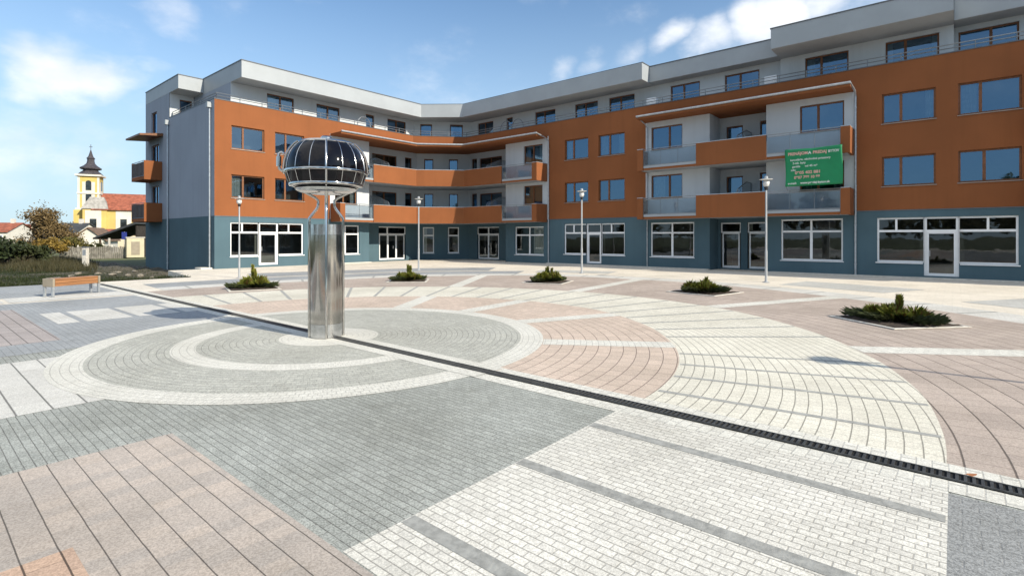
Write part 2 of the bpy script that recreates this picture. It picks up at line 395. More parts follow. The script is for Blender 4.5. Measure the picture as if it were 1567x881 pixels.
sheet('paving_bench_strip', [rect(-21.2, -19.7, a, b) for a, b in ((-9, -4), (-3.9, 1.95), (2.05, 4.80))], Z3, M['p_white_plain'], 'pale strip of slabs under the bench')
# circles
sheet('circle_grey', annulus(0, 3.46, 0, 360), Z3, M['p_grey_rad'], 'grey paved circle around the sculpture')
sheet('circle_white_ring', annulus(3.46, 3.86, 0, 360), Z3, M['p_white_small'], 'white sett ring round the grey circle')
sheet('circle_inner_ring', annulus(2.08, 2.43, 180, 360), Z4, M['p_white_small'], 'white half ring inside the grey circle')
sheet('circle_centre_disc', annulus(0, .85, 0, 360), Z4, M['p_white_small'], 'pale disc at the foot of the sculpture')
sheet('ring_pink_inner', band(K(3.86), RA, 0, 180), Z2, M['p_pink_rad'], 'inner pink ring of the square')
sheet('ring_white', band(RA, RB, 0, 180), Z2, M['p_white_rad'], 'white ring of the square')
sheet('ring_pink_outer', band(RB, RC, 0, 180), Z2, M['p_pink_out'], 'outer pink ring of the square')
sheet('ring_white_outer', band(RC, RD, 0, 176), Z2, M['p_white_plain'], 'pale outer ring of slabs')
sheet('ring_grey_outer', band(RD, lambda a: RD(a) + 2.1, 118, 176) + band(lambda a: RD(a) + 2.5, lambda a: RD(a) + 5.3, 124, 161), Z2, M['p_grey_blue'], 'grey outer ring segment before the left wing')
sheet('paving_pale_grey', annulus(16.6, 19.5, 26, 58) + annulus(17.0, 19.4, 66, 78) + annulus(18.2, 20.0, 104, 116), Z2, M['p_pale_grey'], 'pale grey paving patches before the shops')
sheet('ring_lines', [sector_strip(a, RA(a) + .02, RB(a) - .02, .075) for a in (6.6, 13.7, 20.2, 27)] + [sector_strip(a, RA(a) + .02, RB(a) - .02, .09) for a in range(40, 178, 7)] +
      [sector_strip(a, RC(a) + .03, RD(a) - .03, .09) for a in range(4, 174, 6)], Z3, M['p_line_soft'], 'grey radial lines across the white rings')
sheet('spokes', [sector_strip(a, 3.868, RA(a) - .004, .46) for a in (33.2, 65.6, 96, 123)] + [sector_strip(a, RB(a) + .004, RC(a) - .004, .5) for a in (33.2, 65.6, 96, 123)], Z3, M['p_white_small'], 'white radial strips through the pink rings')
sheet('drain_margins', [rect(a, b, c, c + .22) for a, b in ((-24.8, -12.6), (-4.7, 30)) for c in (DY1, DY0 - .22)], .0066, M['p_white_small'], 'pale stone margins of the drain')
sheet('drain_margins_circle', [rect(-12.6, -4.7, c, c + .22) for c in (DY1, DY0 - .22)], .0116, M['p_white_small'], 'pale stone margins of the drain within the circle')

# drain channel
dr = empty('drain_channel', (-8.6, 5.1, 0), 'long narrow dark iron drain channel running across the square under the column', 'drain')
mb = MB(); mb.poly([(-25, DY0, .014), (30, DY0, .014), (30, DY1, .014), (-25, DY1, .014)]); mb.build('channel_bed', M['trough'], dr, (-8.6, 5.1, 0))  # flat black sheet, painted as the shade below the grate
mb = MB()
for y in (DY0, DY1 - .016): mb.box(-25, 30, y, y + .016, .0142, .024)
x = -25
while x < 8:
    mb.box(x, x + .02, DY0 + .016, DY1 - .016, .0144, .0225); x += .048
mb.build('grate', M['grate'], dr, (-8.6, 5.1, 0))

# open ground
mb = MB(); mb.poly([(-1500, -1500, -.6), (1500, -1500, -.6), (1500, 1500, -.6), (-1500, 1500, -.6)])
m_earth = plain('far_field', (.075, .085, .035), .95, var=.4, vscale=.05)
tag(mb.build('ground', m_earth), 'open field reaching the horizon', None, None, 'structure')
def hgt(x, y):
    t = min(1, max(0, (EDGE + .0 - x) / 2.6)); t = t * t * (3 - 2 * t)
    tb = min(1, max(0, (y - 7.5) / 3.)) 
    base = .02 - .36 * t
    base += .10 * math.sin(x * .9 + 1.3 * math.sin(y * .7)) * math.cos(y * .8 + x * .25) * t + .05 * math.sin(x * 2.3 + y * 1.9) * t
    return base
def terr_mat():
    m, n, b = nt('rough_grass_ground')
    pos = N(n, 'ShaderNodeNewGeometry').outputs['Position']
    a = ramp(n, noise(n, pos, .32, 6, .65), .42, .62); f = ramp(n, noise(n, pos, 7, 5, .7), .3, .7)
    sp = N(n, 'ShaderNodeSeparateXYZ'); n.links.new(pos, sp.inputs[0])
    d = ramp(n, sp.outputs[1], 6., 10.5)
    k = math_(n, 'MAXIMUM', math_(n, 'MULTIPLY', a, .75), d)
    g = mix(n, (.016, .024, .007), (.032, .040, .013), f); e = mix(n, (.075, .065, .042), (.15, .13, .095), f)
    n.links.new(mix(n, g, e, k), b.inputs['Base Color']); b.inputs['Roughness'].default_value = .95
    bp = N(n, 'ShaderNodeBump'); bp.inputs['Distance'].default_value = .06; n.links.new(f, bp.inputs['Height']); n.links.new(bp.outputs[0], b.inputs['Normal'])
    return m
mb = MB(); nx, ny = 110, 90
for j in range(ny + 1):
    for i in range(nx + 1):
        x = EDGE - .0 - 60 * (i / nx) ** 1.6; y = -45 + 56.8 * (j / ny) if j < ny else 11.74
        # the paving runs slanting to the corner of the building
        xe = EDGE if y < 8.7 else EDGE - (y - 8.7) / .9 * 6.2
        xx = min(x, xe) if y < 8.7 else min(x, max(xe, -32.0))
        mb.v.append((xx, y, hgt(xx, y)))
for j in range(ny):
    for i in range(nx):
        a = j * (nx + 1) + i; mb.f.append((a, a + 1, a + nx + 2, a + nx + 1))
tag(mb.build('grass_terrain', terr_mat(), smooth=True), 'rough grassy bank left of the paving', None, None, 'structure')
rg = random.Random(3)
mb = MB()
def blade(x, y, z, h, w, lean):
    a = rg.uniform(0, 6.283); dx, dy = math.cos(a) * w, math.sin(a) * w; l = rg.uniform(0, 6.283)
    i = len(mb.v); lx, ly = math.cos(l) * lean * h, math.sin(l) * lean * h
    mb.v += [(x - dx, y - dy, z), (x + dx, y + dy, z), (x + lx, y + ly, z + h)]; mb.f.append((i, i + 1, i + 2))
cnt = 0
while cnt < 60000:
    x = EDGE - 26 * rg.random() ** 1.5; y = rg.uniform(-14, 11.4)
    if y > 8.7 and x > EDGE - (y - 8.7) / .9 * 6: continue
    pt = math.sin(x * .55 + 2 * math.sin(y * .4)) + math.sin(y * .75 + x * .2)
    if y > 8 and rg.random() < .75: continue
    if pt < -.7 and rg.random() < .7: continue
    blade(x, y, hgt(x, y) - .02, rg.uniform(.06, .17) * (1.5 if pt > .8 else 1), .012, .5); cnt += 1
tag(mb.build('grass', leafmat('grass_blades', (.009, .018, .004), (.028, .038, .009))), 'short rough grass on the bank behind the bench', None, None, 'stuff')
mb = MB()
for k in range(9000):
    px = rg.gauss(75, 42); Y = rg.uniform(32, 52)
    if px > 150: continue
    x, y = at(px, Y)
    if y > 11: continue
    blade(x, y, hgt(x, y) - .05, rg.uniform(.25, .6), .016, .35)
tag(mb.build('dry_grass', leafmat('dry_grass_blades', (.02, .022, .008), (.075, .065, .03))), 'tall dry grass and weeds below the autumn tree', None, None, 'stuff')

# ------------------------------------------------------------------ the apartment building
BO = (-22., 29., 0.)
B = empty('apartment_building', BO, 'four storey orange and grey apartment building with pale penthouse wrapping two sides of the square', 'apartment building')
def bp(mb, name, mat, parent=None, **k): return mb.build(name, mat, parent or B, BO, **k)
def wall(F, u0, u1, z0, z1, holes, mat, reveal=.16, name='wall', ends=(0, 0)):
    mb = MB()
    us = sorted({u0, u1} | {h[0] for h in holes} | {h[1] for h in holes}); zs = sorted({z0, z1} | {h[2] for h in holes} | {h[3] for h in holes})
    us = [u for u in us if u0 <= u <= u1]; zs = [z for z in zs if z0 <= z <= z1]
    for i in range(len(us) - 1):
        for j in range(len(zs) - 1):
            cu, cz = (us[i] + us[i + 1]) / 2, (zs[j] + zs[j + 1]) / 2
            if any(h[0] < cu < h[1] and h[2] < cz < h[3] for h in holes): continue
            mb.quad(F.p(us[i], 0, zs[j]), F.p(us[i + 1], 0, zs[j]), F.p(us[i + 1], 0, zs[j + 1]), F.p(us[i], 0, zs[j + 1]))
    for a, b, c, d in holes:
        r = -reveal
        mb.quad(F.p(a, 0, c), F.p(a, 0, d), F.p(a, r, d), F.p(a, r, c)); mb.quad(F.p(b, 0, d), F.p(b, 0, c), F.p(b, r, c), F.p(b, r, d))
        mb.quad(F.p(a, 0, d), F.p(b, 0, d), F.p(b, r, d), F.p(a, r, d)); mb.quad(F.p(b, 0, c), F.p(a, 0, c), F.p(a, r, c), F.p(b, r, c))
    if ends[0]: mb.quad(F.p(u0, 0, z0), F.p(u0, 0, z1), F.p(u0, -ends[0], z1), F.p(u0, -ends[0], z0))
    if ends[1]: mb.quad(F.p(u1, 0, z1), F.p(u1, 0, z0), F.p(u1, -ends[1], z0), F.p(u1, -ends[1], z1))
    return bp(mb, name, mat)
def window(F, h, fm='brown', gm='glass', cols=(.4,), trans=None, topcols=None, sill=True, fw=.07, depth=.11, name='window'):
    a, b, c, d = h; e = .002
    mb = MB(); n0, n1 = -depth - .05, -depth + .01
    mb.fbox(F, a + e, a + fw, n0, n1, c + e, d - e); mb.fbox(F, b - fw, b - e, n0, n1, c + e, d - e)
    mb.fbox(F, a + fw, b - fw, n0, n1, d - fw, d - e); mb.fbox(F, a + fw, b - fw, n0, n1, c + e, c + fw)
    tz = c + (d - c) * trans if trans else d - fw
    for f in cols:
        u = a + (b - a) * f; mb.fbox(F, u - fw * .75, u + fw * .75, n0, n1 + .003, c + fw, tz - (fw * .6 if trans else 0))
    if trans:
        mb.fbox(F, a + fw, b - fw, n0, n1 + .006, tz - fw * .6, tz + fw * .6)
        for f in (topcols if topcols is not None else cols):
            u = a + (b - a) * f; mb.fbox(F, u - fw * .55, u + fw * .55, n0, n1 + .003, tz + fw * .6, d - fw)
    w = bp(mb, name, M[fm])
    g = MB(); g.quad(F.p(a, -depth - .025, c), F.p(b, -depth - .025, c), F.p(b, -depth - .025, d), F.p(a, -depth - .025, d))
    bp(g, 'pane', M[gm], w)
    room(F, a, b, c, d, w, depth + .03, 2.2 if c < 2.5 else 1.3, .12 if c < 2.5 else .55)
    if sill:
        s = MB(); s.fbox(F, a - .04, b + .04, -depth + .012, .045, c - .035, c - .003)
        bp(s, 'sill', M['sillm'] if fm == 'brown' else M['wframe'], w)
    return w
def shopfront(F, a, b, c, d, da, db, tz, left_top, right_top, dz=.12):
    """glazed shop front: two display windows with a door between them, transom lights above"""
    mb = MB(); fw = .075; n0, n1 = -.15, -.08; e = .002
    def bar(u0, u1, z0, z1, k=0.): mb.fbox(F, u0, u1, n0, n1 + k, z0, z1)
    bar(a + e, a + fw, c + e, d - e); bar(b - fw, b - e, c + e, d - e)
    bar(a + fw, b - fw, d - fw, d - e)
    bar(a + fw, da - .02, c + e, c + fw); bar(db + .02, b - fw, c + e, c + fw)
    bar(a + fw, da - .02, tz - .05, tz + .05, .003); bar(db + .02, b - fw, tz - .05, tz + .05, .003); bar(da + .1, db - .1, tz - .06, tz + .05, .003)
    bar(da - .02, da + .1, dz, d - fw, .006); bar(db - .1, db + .02, dz, d - fw, .006)
    for f in left_top: bar(a + (da - a) * f - .04, a + (da - a) * f + .04, tz + .05, d - fw, .002)
    for f in right_top: bar(db + (b - db) * f - .04, db + (b - db) * f + .04, tz + .05, d - fw, .002)
    w = bp(mb, 'shopfront', M['wframe'])
    g = MB()
    for u0, u1, z0, z1 in ((a, da, c, d), (da, db, tz, d), (db, b, c, d)):
        g.quad(F.p(u0, -.12, z0), F.p(u1, -.12, z0), F.p(u1, -.12, z1), F.p(u0, -.12, z1))
    bp(g, 'pane', M['shopglass'], w)
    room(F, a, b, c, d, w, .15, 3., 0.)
    s = MB(); s.fbox(F, a - .05, da - .03, -.07, .06, c - .05, c - .003); s.fbox(F, db + .03, b + .05, -.07, .06, c - .05, c - .003)
    bp(s, 'sill', M['wframe'], w)
    door(F, da + .1, db - .1, dz, tz - .06, 'wframe')
def door(F, a, b, c, d, fm='wframe', leaves=1, depth=.11, gm='shopglass', z_room=True):
    mb = MB(); fw = .065; n0, n1 = -depth - .05, -depth + .015
    for i in range(leaves):
        u0 = a + (b - a) * i / leaves + .003; u1 = a + (b - a) * (i + 1) / leaves - .003
        mb.fbox(F, u0, u0 + fw, n0, n1, c, d); mb.fbox(F, u1 - fw, u1, n0, n1, c, d)
        mb.fbox(F, u0 + fw, u1 - fw, n0, n1, d - fw, d); mb.fbox(F, u0 + fw, u1 - fw, n0, n1, c, c + .12)
    w = bp(mb, 'door', M[fm])
    g = MB(); g.quad(F.p(a, -depth - .02, c), F.p(b, -depth - .02, c), F.p(b, -depth - .02, d), F.p(a, -depth - .02, d)); bp(g, 'pane', M[gm], w)
    if z_room: room(F, a, b, c, d, w, depth + .06, 2.5, 0.)
    hd = MB(); u = a + .1 if leaves == 1 else (a + b) / 2 + .08
    hd.fbox(F, u - .012, u + .012, n1, n1 + .05, c + .85, c + 1.1); bp(hd, 'handle', M['steel'], w)
    return w

LX, RY = -32., 29.1
FR = Frame((0, RY), (1, 0), (0, -1))        # u = x
FL = Frame((LX, 0), (0, 1), (1, 0))         # u = y
FS = Frame((0, 11.74), (1, 0), (0, -1))     # left end wall, u = x
ZG, ZP, ZR0, ZR1 = 3.02, 9.65, 11.22, 12.2
Wf = [(4.1, 5.45), (6.95, 8.3)]
def orange_block(F, u0, u1, wins, shop, zb=-.5):
    hs = [(a, b, c, d) for a, b in wins for c, d in Wf]
    wall(F, u0, u1, ZG, ZP, hs, M['orange'])
    for h in hs: window(F, h, cols=(random.choice((.36, .38, .42)),))
    a, b, da, db = shop; c, d = .68, 2.68
    mbh = [(a, da - .001, c, d), (da - .001, db + .001, .1, d), (db + .001, b, c, d)]
    wall(F, u0, u1, zb, ZG, [(a, da, c, d), (da, db, .12, d), (db, b, c, d)], M['blue'])
    shopfront(F, a, b, c, d, da, db, 2.08, (.42,), (.42,) if shop[2] < -1.5 or shop[2] > 5 else (.5,))
    # joint profile between the two plasters
    mb = MB(); mb.fbox(F, u0 + .004, u1 - .004, .001, .022, ZG - .03, ZG + .012); bp(mb, 'drip_profile', M['trim'])
orange_block(FR, -21.3, -14.1, [(-19.95, -18.12), (-17.35, -15.5)], (-20., -15.5, -18.27, -17.15))
orange_block(FR, -3.55, 2.35, [(-2.5, -.6), (.15, 2.08)], (-2.69, 1.99, -1.0, .17))
orange_block(FR, 12.9, 20., [(14., 15.85), (16.7, 18.55)], (14., 18.5, 15.7, 16.8))
orange_block(FL, 11.74, 18.93, [(12.65, 14.55), (15.2, 17.1)], (12.6, 17.05, 14.22, 15.42))

def railing(pts, z0, z1, rails, step=.9, r=.016, parent=None, name='railing', mat='rail'):
    mb = MB()
    for k in range(len(pts) - 1):
        p, q = Vector(pts[k]), Vector(pts[k + 1]); L = (q - p).length; n = max(1, round(L / step))
        for i in range(n + 1):
            c = p + (q - p) * i / n; mb.tube([(c.x, c.y, z0), (c.x, c.y, z1)], r, 6)
        for z in rails: mb.tube([(p.x, p.y, z), (q.x, q.y, z)], r * 1.15, 6)
    return bp(mb, name, M[mat], parent)
def strip_glass(pts, z0, z1, parent):
    mb = MB()
    for k in range(len(pts) - 1):
        p, q = pts[k], pts[k + 1]
        F, L = frame2(p, q); mb.fbox(F, .02, L - .02, -.006, .006, z0, z1)
    return bp(mb, 'glass_panel', M['railglass'], parent)
def solid_panel(pts, z0, z1, parent, t=.12):
    """a thin upstand following a polyline, outer side to the right of the walking direction"""
    P = [Vector(p) for p in pts]; inn = []
    for k, p in enumerate(P):
        ds = []
        if k > 0: ds.append((P[k] - P[k - 1]).normalized())
        if k < len(P) - 1: ds.append((P[k + 1] - P[k]).normalized())
        ns = [Vector((-d.y, d.x)) for d in ds]; nn = sum(ns, Vector((0, 0))).normalized()
        inn.append(p + nn * (t / max(.3, nn.dot(ns[0]))))
    poly = [tuple(p) for p in P] + [tuple(p) for p in reversed(inn)]
    mb = MB(); mb.prism(poly, z0, z1); o = bp(mb, 'solid_panel', M['orange'], parent)
    cp = MB(); poly2 = [tuple(p) for p in P] + [tuple(p) for p in reversed(inn)]; cp.prism(poly2, z1 + .001, z1 + .035)
    bp(cp, 'coping', M['steel'], parent)
    return o
def balcony(poly, z, solids, glass, ends, th=.2):
    mb = MB(); mb.prism(poly, z, z + th)
    b = bp(mb, 'balcony', M['soffit'])
    for pts in glass:                                                      # pale slab edge and orange band below the glass
        F, L = frame2(pts[0], pts[-1]); ed = MB(); ed.fbox(F, 0, L, .003, .03, z + .12, z + th + .05); bp(ed, 'edge_profile', M['fascia'], b)
        oe = MB(); oe.fbox(F, 0, L, .003, .02, z - .01, z + .118); bp(oe, 'edge_band', M['orange'], b)
    for s in solids: solid_panel(s, z - .012, z + 1.2, b)
    for s in ends: solid_panel(s, z - .012, z + 1.2, b)
    for g in glass:
        strip_glass(g, z + th + .1, z + 1.08, b); railing(g, z + th, z + 1.2, (z + 1.2, z + 1.1, z + th + .08), 1.15, parent=b)
    return b
def canopy(poly, front, z, parent=None):
    mb = MB(); mb.prism(poly, z, z + .13); c = bp(mb, 'canopy', M['orange'])
    g = MB(); g.tube([(p[0], p[1], z + .16) for p in front], .06, 8); bp(g, 'gutter', M['steel'], c)
    return c
def downspout(pts, r=.045):
    mb = MB(); mb.tube(pts, r, 8); o = bp(mb, 'downspout', M['steel'])
    for k in range(len(pts) - 1):
        a, b = Vector(pts[k]), Vector(pts[k + 1])
        if abs(a.z - b.z) > 1.5:
            n = int(abs(a.z - b.z) / 1.8)
            for i in range(n + 1):
                p = a + (b - a) * ((i + .3) / (n + .6)); m2 = MB(); m2.tube([(p.x, p.y, p.z - .03), (p.x, p.y, p.z + .03)], r + .012, 8); bp(m2, 'bracket', M['steel'], o)
    auto(o); return o
def screen(F, u0, u1, z0, hb, hf):
    """glazed partition between two balconies, its top sloping down to the outside"""
    m = MB(); m.poly([F.p(u0, .006, z0), F.p(u1, .006, z0), F.p(u1, .006, z0 + hf), F.p(u0 + (u1 - u0) * .35, .006, z0 + hb), F.p(u0, .006, z0 + hb)])
    o = bp(m, 'partition_screen', M['screenglass'])
    t = MB(); t.tube([F.p(u0, 0, z0), F.p(u0, 0, z0 + hb), F.p(u0 + (u1 - u0) * .35, 0, z0 + hb), F.p(u1 - .12, 0, z0 + hf + .1), F.p(u1, 0, z0 + hf - .05), F.p(u1, 0, z0)], .025, 6)
    bp(t, 'screen_frame', M['rail'], o); return o

ZF = (2.85, 5.65)
def r_bay(x0, x1):
    """the recessed balcony bay of the right wing"""
    lx0, lx1 = x0 + 3.8, x1 - 3.85
    yb = 30.8
    for (a, b, w) in ((x0, lx0, (x0 + .35, x0 + 2.25)), (lx1, x1, (x1 - 2.3, x1 - .42))):
        hs = [(w[0], w[1], c, d) for c, d in Wf]
        wall(FR, a, b, ZG, 8.75, hs, M['white'])
        for h in hs: window(FR, h, cols=(.58 if a == x0 else .42,))
        g = (x0 + .3, x0 + 2.93, .65, 2.66) if a == x0 else (x1 - 3.16, x1 - .47, .65, 2.7)
        wall(FR, a, b if a == x0 else b, -.1, ZG, [g], M['blue'])
        window(FR, g, 'wframe', 'shopglass', cols=(.5,), trans=.7, fw=.075)
    FB = Frame((0, yb), (1, 0), (0, -1))
    hs = [(lx0 + .35, lx0 + 1.25, c - 1.0, d - .2) for c, d in Wf] + [(lx1 - .75, lx1 - .08, c - .6, d - .1) for c, d in Wf]
    wall(FB, lx0, lx1, ZG, 8.75, hs, M['white'], name='loggia_wall')
    for h in hs: window(FB, h, cols=(), sill=False)
    for x, s in ((lx0, 1), (lx1, -1)):
        F = Frame((x, 0), (0, 1), (s, 0)); wall(F, RY, yb, ZG, 8.75, [], M['white'], name='loggia_wall')
        wall(F, RY, 30.4, -.1, ZG, [], M['blue'], name='loggia_wall')
    FG = Frame((0, 30.4), (1, 0), (0, -1))
    ds = [(lx0 + .15, lx0 + 1.25, .08, 2.62), (lx1 - 1.3, lx1 - .2, .08, 2.62)]
    wall(FG, lx0, lx1, -.1, ZG, ds, M['blue'], name='loggia_wall')
    for h in ds:
        door(FG, h[0] + .08, h[1] - .08, h[2], 2.05); t = (h[0], h[1], 2.05, h[3]); window(FG, t, 'wframe', 'shopglass', cols=(), sill=False)
    f = 27.9
    for z in ZF:
        balcony([(x0 + .05, f + .13), (x1 - .05, f + .13), (x1 - .05, RY + .1), (lx1 - .01, RY + .1), (lx1 - .01, yb + .05), (lx0 + .01, yb + .05), (lx0 + .01, RY + .1), (x0 + .05, RY + .1)][::1],
                z, [[(lx0 - .31, f), (lx1 + .29, f)]], [[(x0 + .42, f + .07), (lx0 - .33, f + .07)], [(lx1 + .31, f + .07), (x1 - .42, f + .07)]],
                [[(x0 + .03, RY - .003), (x0 + .03, f), (x0 + .4, f)], [(x1 - .4, f), (x1 - .03, f), (x1 - .03, RY - .003)]])
        screen(Frame((lx0 + 1.7, 0), (0, -1), (1, 0)), -yb + .05, -28.25, z + .2, 1.75, 1.15)
    canopy([(x0 + .02, f - .05), (x1 - .02, f - .05), (x1 - .02, RY + .1), (lx1 - .01, RY + .1), (lx1 - .01, yb + .05), (lx0 + .01, yb + .05), (lx0 + .01, RY + .1), (x0 + .02, RY + .1)],
           [(x0 + .02, f - .08), (x1, f - .08)], 8.62)
    mb = MB(); mb.fbox(FR, x0, x1, -.3, 0., 8.76, ZP); bp(mb, 'parapet', M['orange'])
    downspout([(x1 - .02, f - .08, 8.77), (x1 + .04, RY - .35, 8.6), (x1 + .04, RY - .07, 8.4), (x1 + .04, RY - .07, .0)])
    downspout([(x0 + .08, f - .06, 8.74), (x0 + .1, RY - .3, 8.5), (x0 + .12, RY - .06, 8.3), (x0 + .12, RY - .06, .0)], .035)
r_bay(-14.1, -3.55)
r_bay(2.35, 12.9)

# the corner bay where the two wings meet
P0, P1, P2, P3 = (-30.8, 18.95), (-30.8, 25.32), (-28.34, 27.9), (-21.4, 27.9)
LL, RLo = 22.0, -25.2                     # loggia starts
Qa, Qb = (-33.5, 27.6), (-30.5, 30.6)
FLb, FRb = Frame((-33.5, 0), (0, 1), (1, 0)), Frame((0, 30.6), (1, 0), (0, -1))
FC = Frame(Qa, (math.sqrt(.5), math.sqrt(.5)), (math.sqrt(.5), -math.sqrt(.5))); LC = math.dist(Qa, Qb)
hs = [(19.3, 21.0, c, d) for c, d in Wf]
wall(FL, 18.93, LL, ZG, 8.75, hs, M['white']); [window(FL, h) for h in hs]
g = (19.05, 21.2, .62, 2.62); wall(FL, 18.93, LL, -.4, ZG, [g], M['blue']); window(FL, g, 'wframe', 'shopglass', cols=(.5,), trans=.7, fw=.075)
hs = [(-23.5, -21.82, c, d) for c, d in Wf]
wall(FR, RLo, -21.3, ZG, 8.75, hs, M['white']); [window(FR, h, cols=(.5,)) for h in hs]
g = (-24.33, -21.72, .55, 2.55); wall(FR, RLo, -21.3, -.1, ZG, [g], M['blue']); window(FR, g, 'wframe', 'shopglass', cols=(.5,), trans=.7, fw=.075)
hs = [(23.3, 25.6, c - .9, d - .15) for c, d in Wf] + [(26.4, 27.1, c - .9, d - .1) for c, d in Wf]
wall(FLb, LL, Qa[1], ZG, 8.75, hs, M['white'], name='loggia_wall'); [window(FLb, h, cols=(.5,) if h[1] - h[0] > 1 else (), sill=False) for h in hs]
hs = [(-29.3, -26.9, c - .9, d - .15) for c, d in Wf] + [(-30.2, -29.6, c - .9, d - .1) for c, d in Wf]
wall(FRb, Qb[0], RLo, ZG, 8.75, hs, M['white'], name='loggia_wall'); [window(FRb, h, cols=(.5,) if h[1] - h[0] > 1 else (), sill=False) for h in hs]
hs = [(t * LC - .37, t * LC + .37, c - .6, d - .1) for t in (.225, .70) for c, d in Wf]
wall(FC, 0, LC, ZG, 8.75, hs, M['white'], name='loggia_wall'); [window(FC, h, cols=(), sill=False) for h in hs]
wall(Frame((0, LL), (1, 0), (0, 1)), -33.5, LX, ZG, 8.75, [], M['white'], name='loggia_wall'); wall(Frame((0, LL), (1, 0), (0, 1)), -33.5, LX, -.3, ZG, [], M['blue'], name='loggia_wall')
wall(Frame((RLo, 0), (0, 1), (-1, 0)), RY, 30.6, ZG, 8.75, [], M['white'], name='loggia_wall'); wall(Frame((RLo, 0), (0, 1), (-1, 0)), RY, 30.6, -.1, ZG, [], M['blue'], name='loggia_wall')
# ground floor of the corner
h = (23.9, 26.5, .05, 2.62); wall(FLb, LL, Qa[1], -.1, ZG, [h], M['blue'], name='loggia_wall')
door(FLb, h[0] + .1, h[1] - .1, .06, 2.0, leaves=3); window(FLb, (h[0], h[1], 2.02, h[3]), 'wframe', 'shopglass', cols=(.33,), sill=False)
h = (-29.6, -27.2, .05, 2.62); wall(FRb, Qb[0], RLo, -.1, ZG, [h], M['blue'], name='loggia_wall')
door(FRb, h[0] + .1, h[1] - .1, .06, 2.0, leaves=2); window(FRb, (h[0], h[1], 2.02, h[3]), 'wframe', 'shopglass', cols=(.5,), sill=False)
hs = [(t * LC - .45, t * LC + .45, .5, 2.62) for t in (.22, .70)]
wall(FC, 0, LC, -.1, ZG, hs, M['blue'], name='loggia_wall'); [window(FC, h, 'wframe', 'shopglass', cols=(), trans=.68, topcols=(), fw=.085) for h in hs]
cp = [(-30.93, 18.97), (-30.93, 25.27), (-28.39, 28.03), (-21.45, 28.03), (-21.45, 29.2), (-25.22, 29.2), (-25.22, 30.65), (-30.52, 30.65), (-33.55, 27.62), (-33.55, 22.02), (-32.1, 22.02), (-32.1, 18.97)]
g1, g2 = [(-30.87, 19.35), (-30.87, 21.55)], [(-24.55, 27.97), (-21.85, 27.97)]
for z in ZF:
    balcony(cp, z, [[(-30.8, 21.56), P1, P2, (-24.58, 27.9)]], [g1, g2],
            [[(LX + .003, 18.96), (-30.8, 18.96), (-30.8, 19.33)], [(-21.83, 27.9), (-21.42, 27.9), (-21.42, RY - .003)]])
    screen(Frame((0, 23.0), (1, 0), (0, -1)), -33.4, -31.0, z + .2, 1.8, 1.2)
    screen(Frame((-26.3, 0), (0, -1), (1, 0)), -30.5, -28.2, z + .2, 1.8, 1.2)
cc = [(-30.7, 18.95), (-30.7, 25.3), (-28.3, 27.8), (-21.38, 27.8)] + [(-21.38, 29.2), (-25.22, 29.2), (-25.22, 30.65), (-30.52, 30.65), (-33.55, 27.62), (-33.55, 22.02), (-32.1, 22.02), (-32.1, 18.95)]
canopy(cc, [(-30.66, 18.95), (-30.66, 25.28), (-28.28, 27.76), (-21.3, 27.76)], 8.62)
# parapet band over the corner
Wa, Wb = (LX, 26.0), (-29.3, RY)
mb = MB(); mb.prism([(LX, 18.93), Wa, Wb, (-21.3, RY), (-21.3, RY + .3), (-29.45, RY + .3), (LX - .3, 26.15), (LX - .3, 18.93)], 8.76, ZP); bp(mb, 'parapet', M['orange'])
downspout([(-21.32, 27.76, 8.77), (-21.26, 28.6, 8.6), (-21.26, RY - .07, 8.4), (-21.26, RY - .07, 0)])

# left end wall (faces the field) and the upper storey
wall(FS, -44.5, LX, -.6, ZG, [], M['blue'])
win = (-43.2, -42.05, 9.0, 10.5)
bal_d = [(-43.2, -41.6, c - .9, d - .1) for c, d in Wf]
wall(FS, -44.5, -39.5, ZG, ZR1 - .05, [win] + bal_d, M['sidegrey']); wall(FS, -39.5, LX, ZG, ZP, [], M['sidegrey'])
window(FS, win, cols=()); [window(FS, h, cols=(.5,), sill=False) for h in bal_d]
mb = MB(); mb.fbox(FS, -39.5, LX + .01, -.3, .02, ZP + .001, ZP + .05); bp(mb, 'parapet_cap', M['trim'])
FPS = Frame((0, 13.2), (1, 0), (0, -1))
wall(FPS, -39.5, -33.5, 9.0, ZR0 - .015, [], M['sidegrey'], name='penthouse_wall')
FRV = Frame((-39.5, 0), (0, 1), (1, 0))
h = (12.35, 13.1, 9.2, 11.0); wall(FRV, 11.76, 13.19, 9.0, ZR0 + .08, [h], M['white'], name='penthouse_wall'); window(FRV, h, cols=(), sill=False)
mb = MB(); mb.box(-44.5, -44.2, 11.75, 44, -.6, ZR1 - .06); bp(mb, 'wall', M['sidegrey'])
mb = MB(); mb.box(-44.2, 20, 43.7, 44, -.6, ZR1 - .06); bp(mb, 'wall', M['white'])
mb = MB(); mb.box(19.95, 20.2, 29.1, 43.7, -.6, ZP); bp(mb, 'wall', M['sidegrey'])
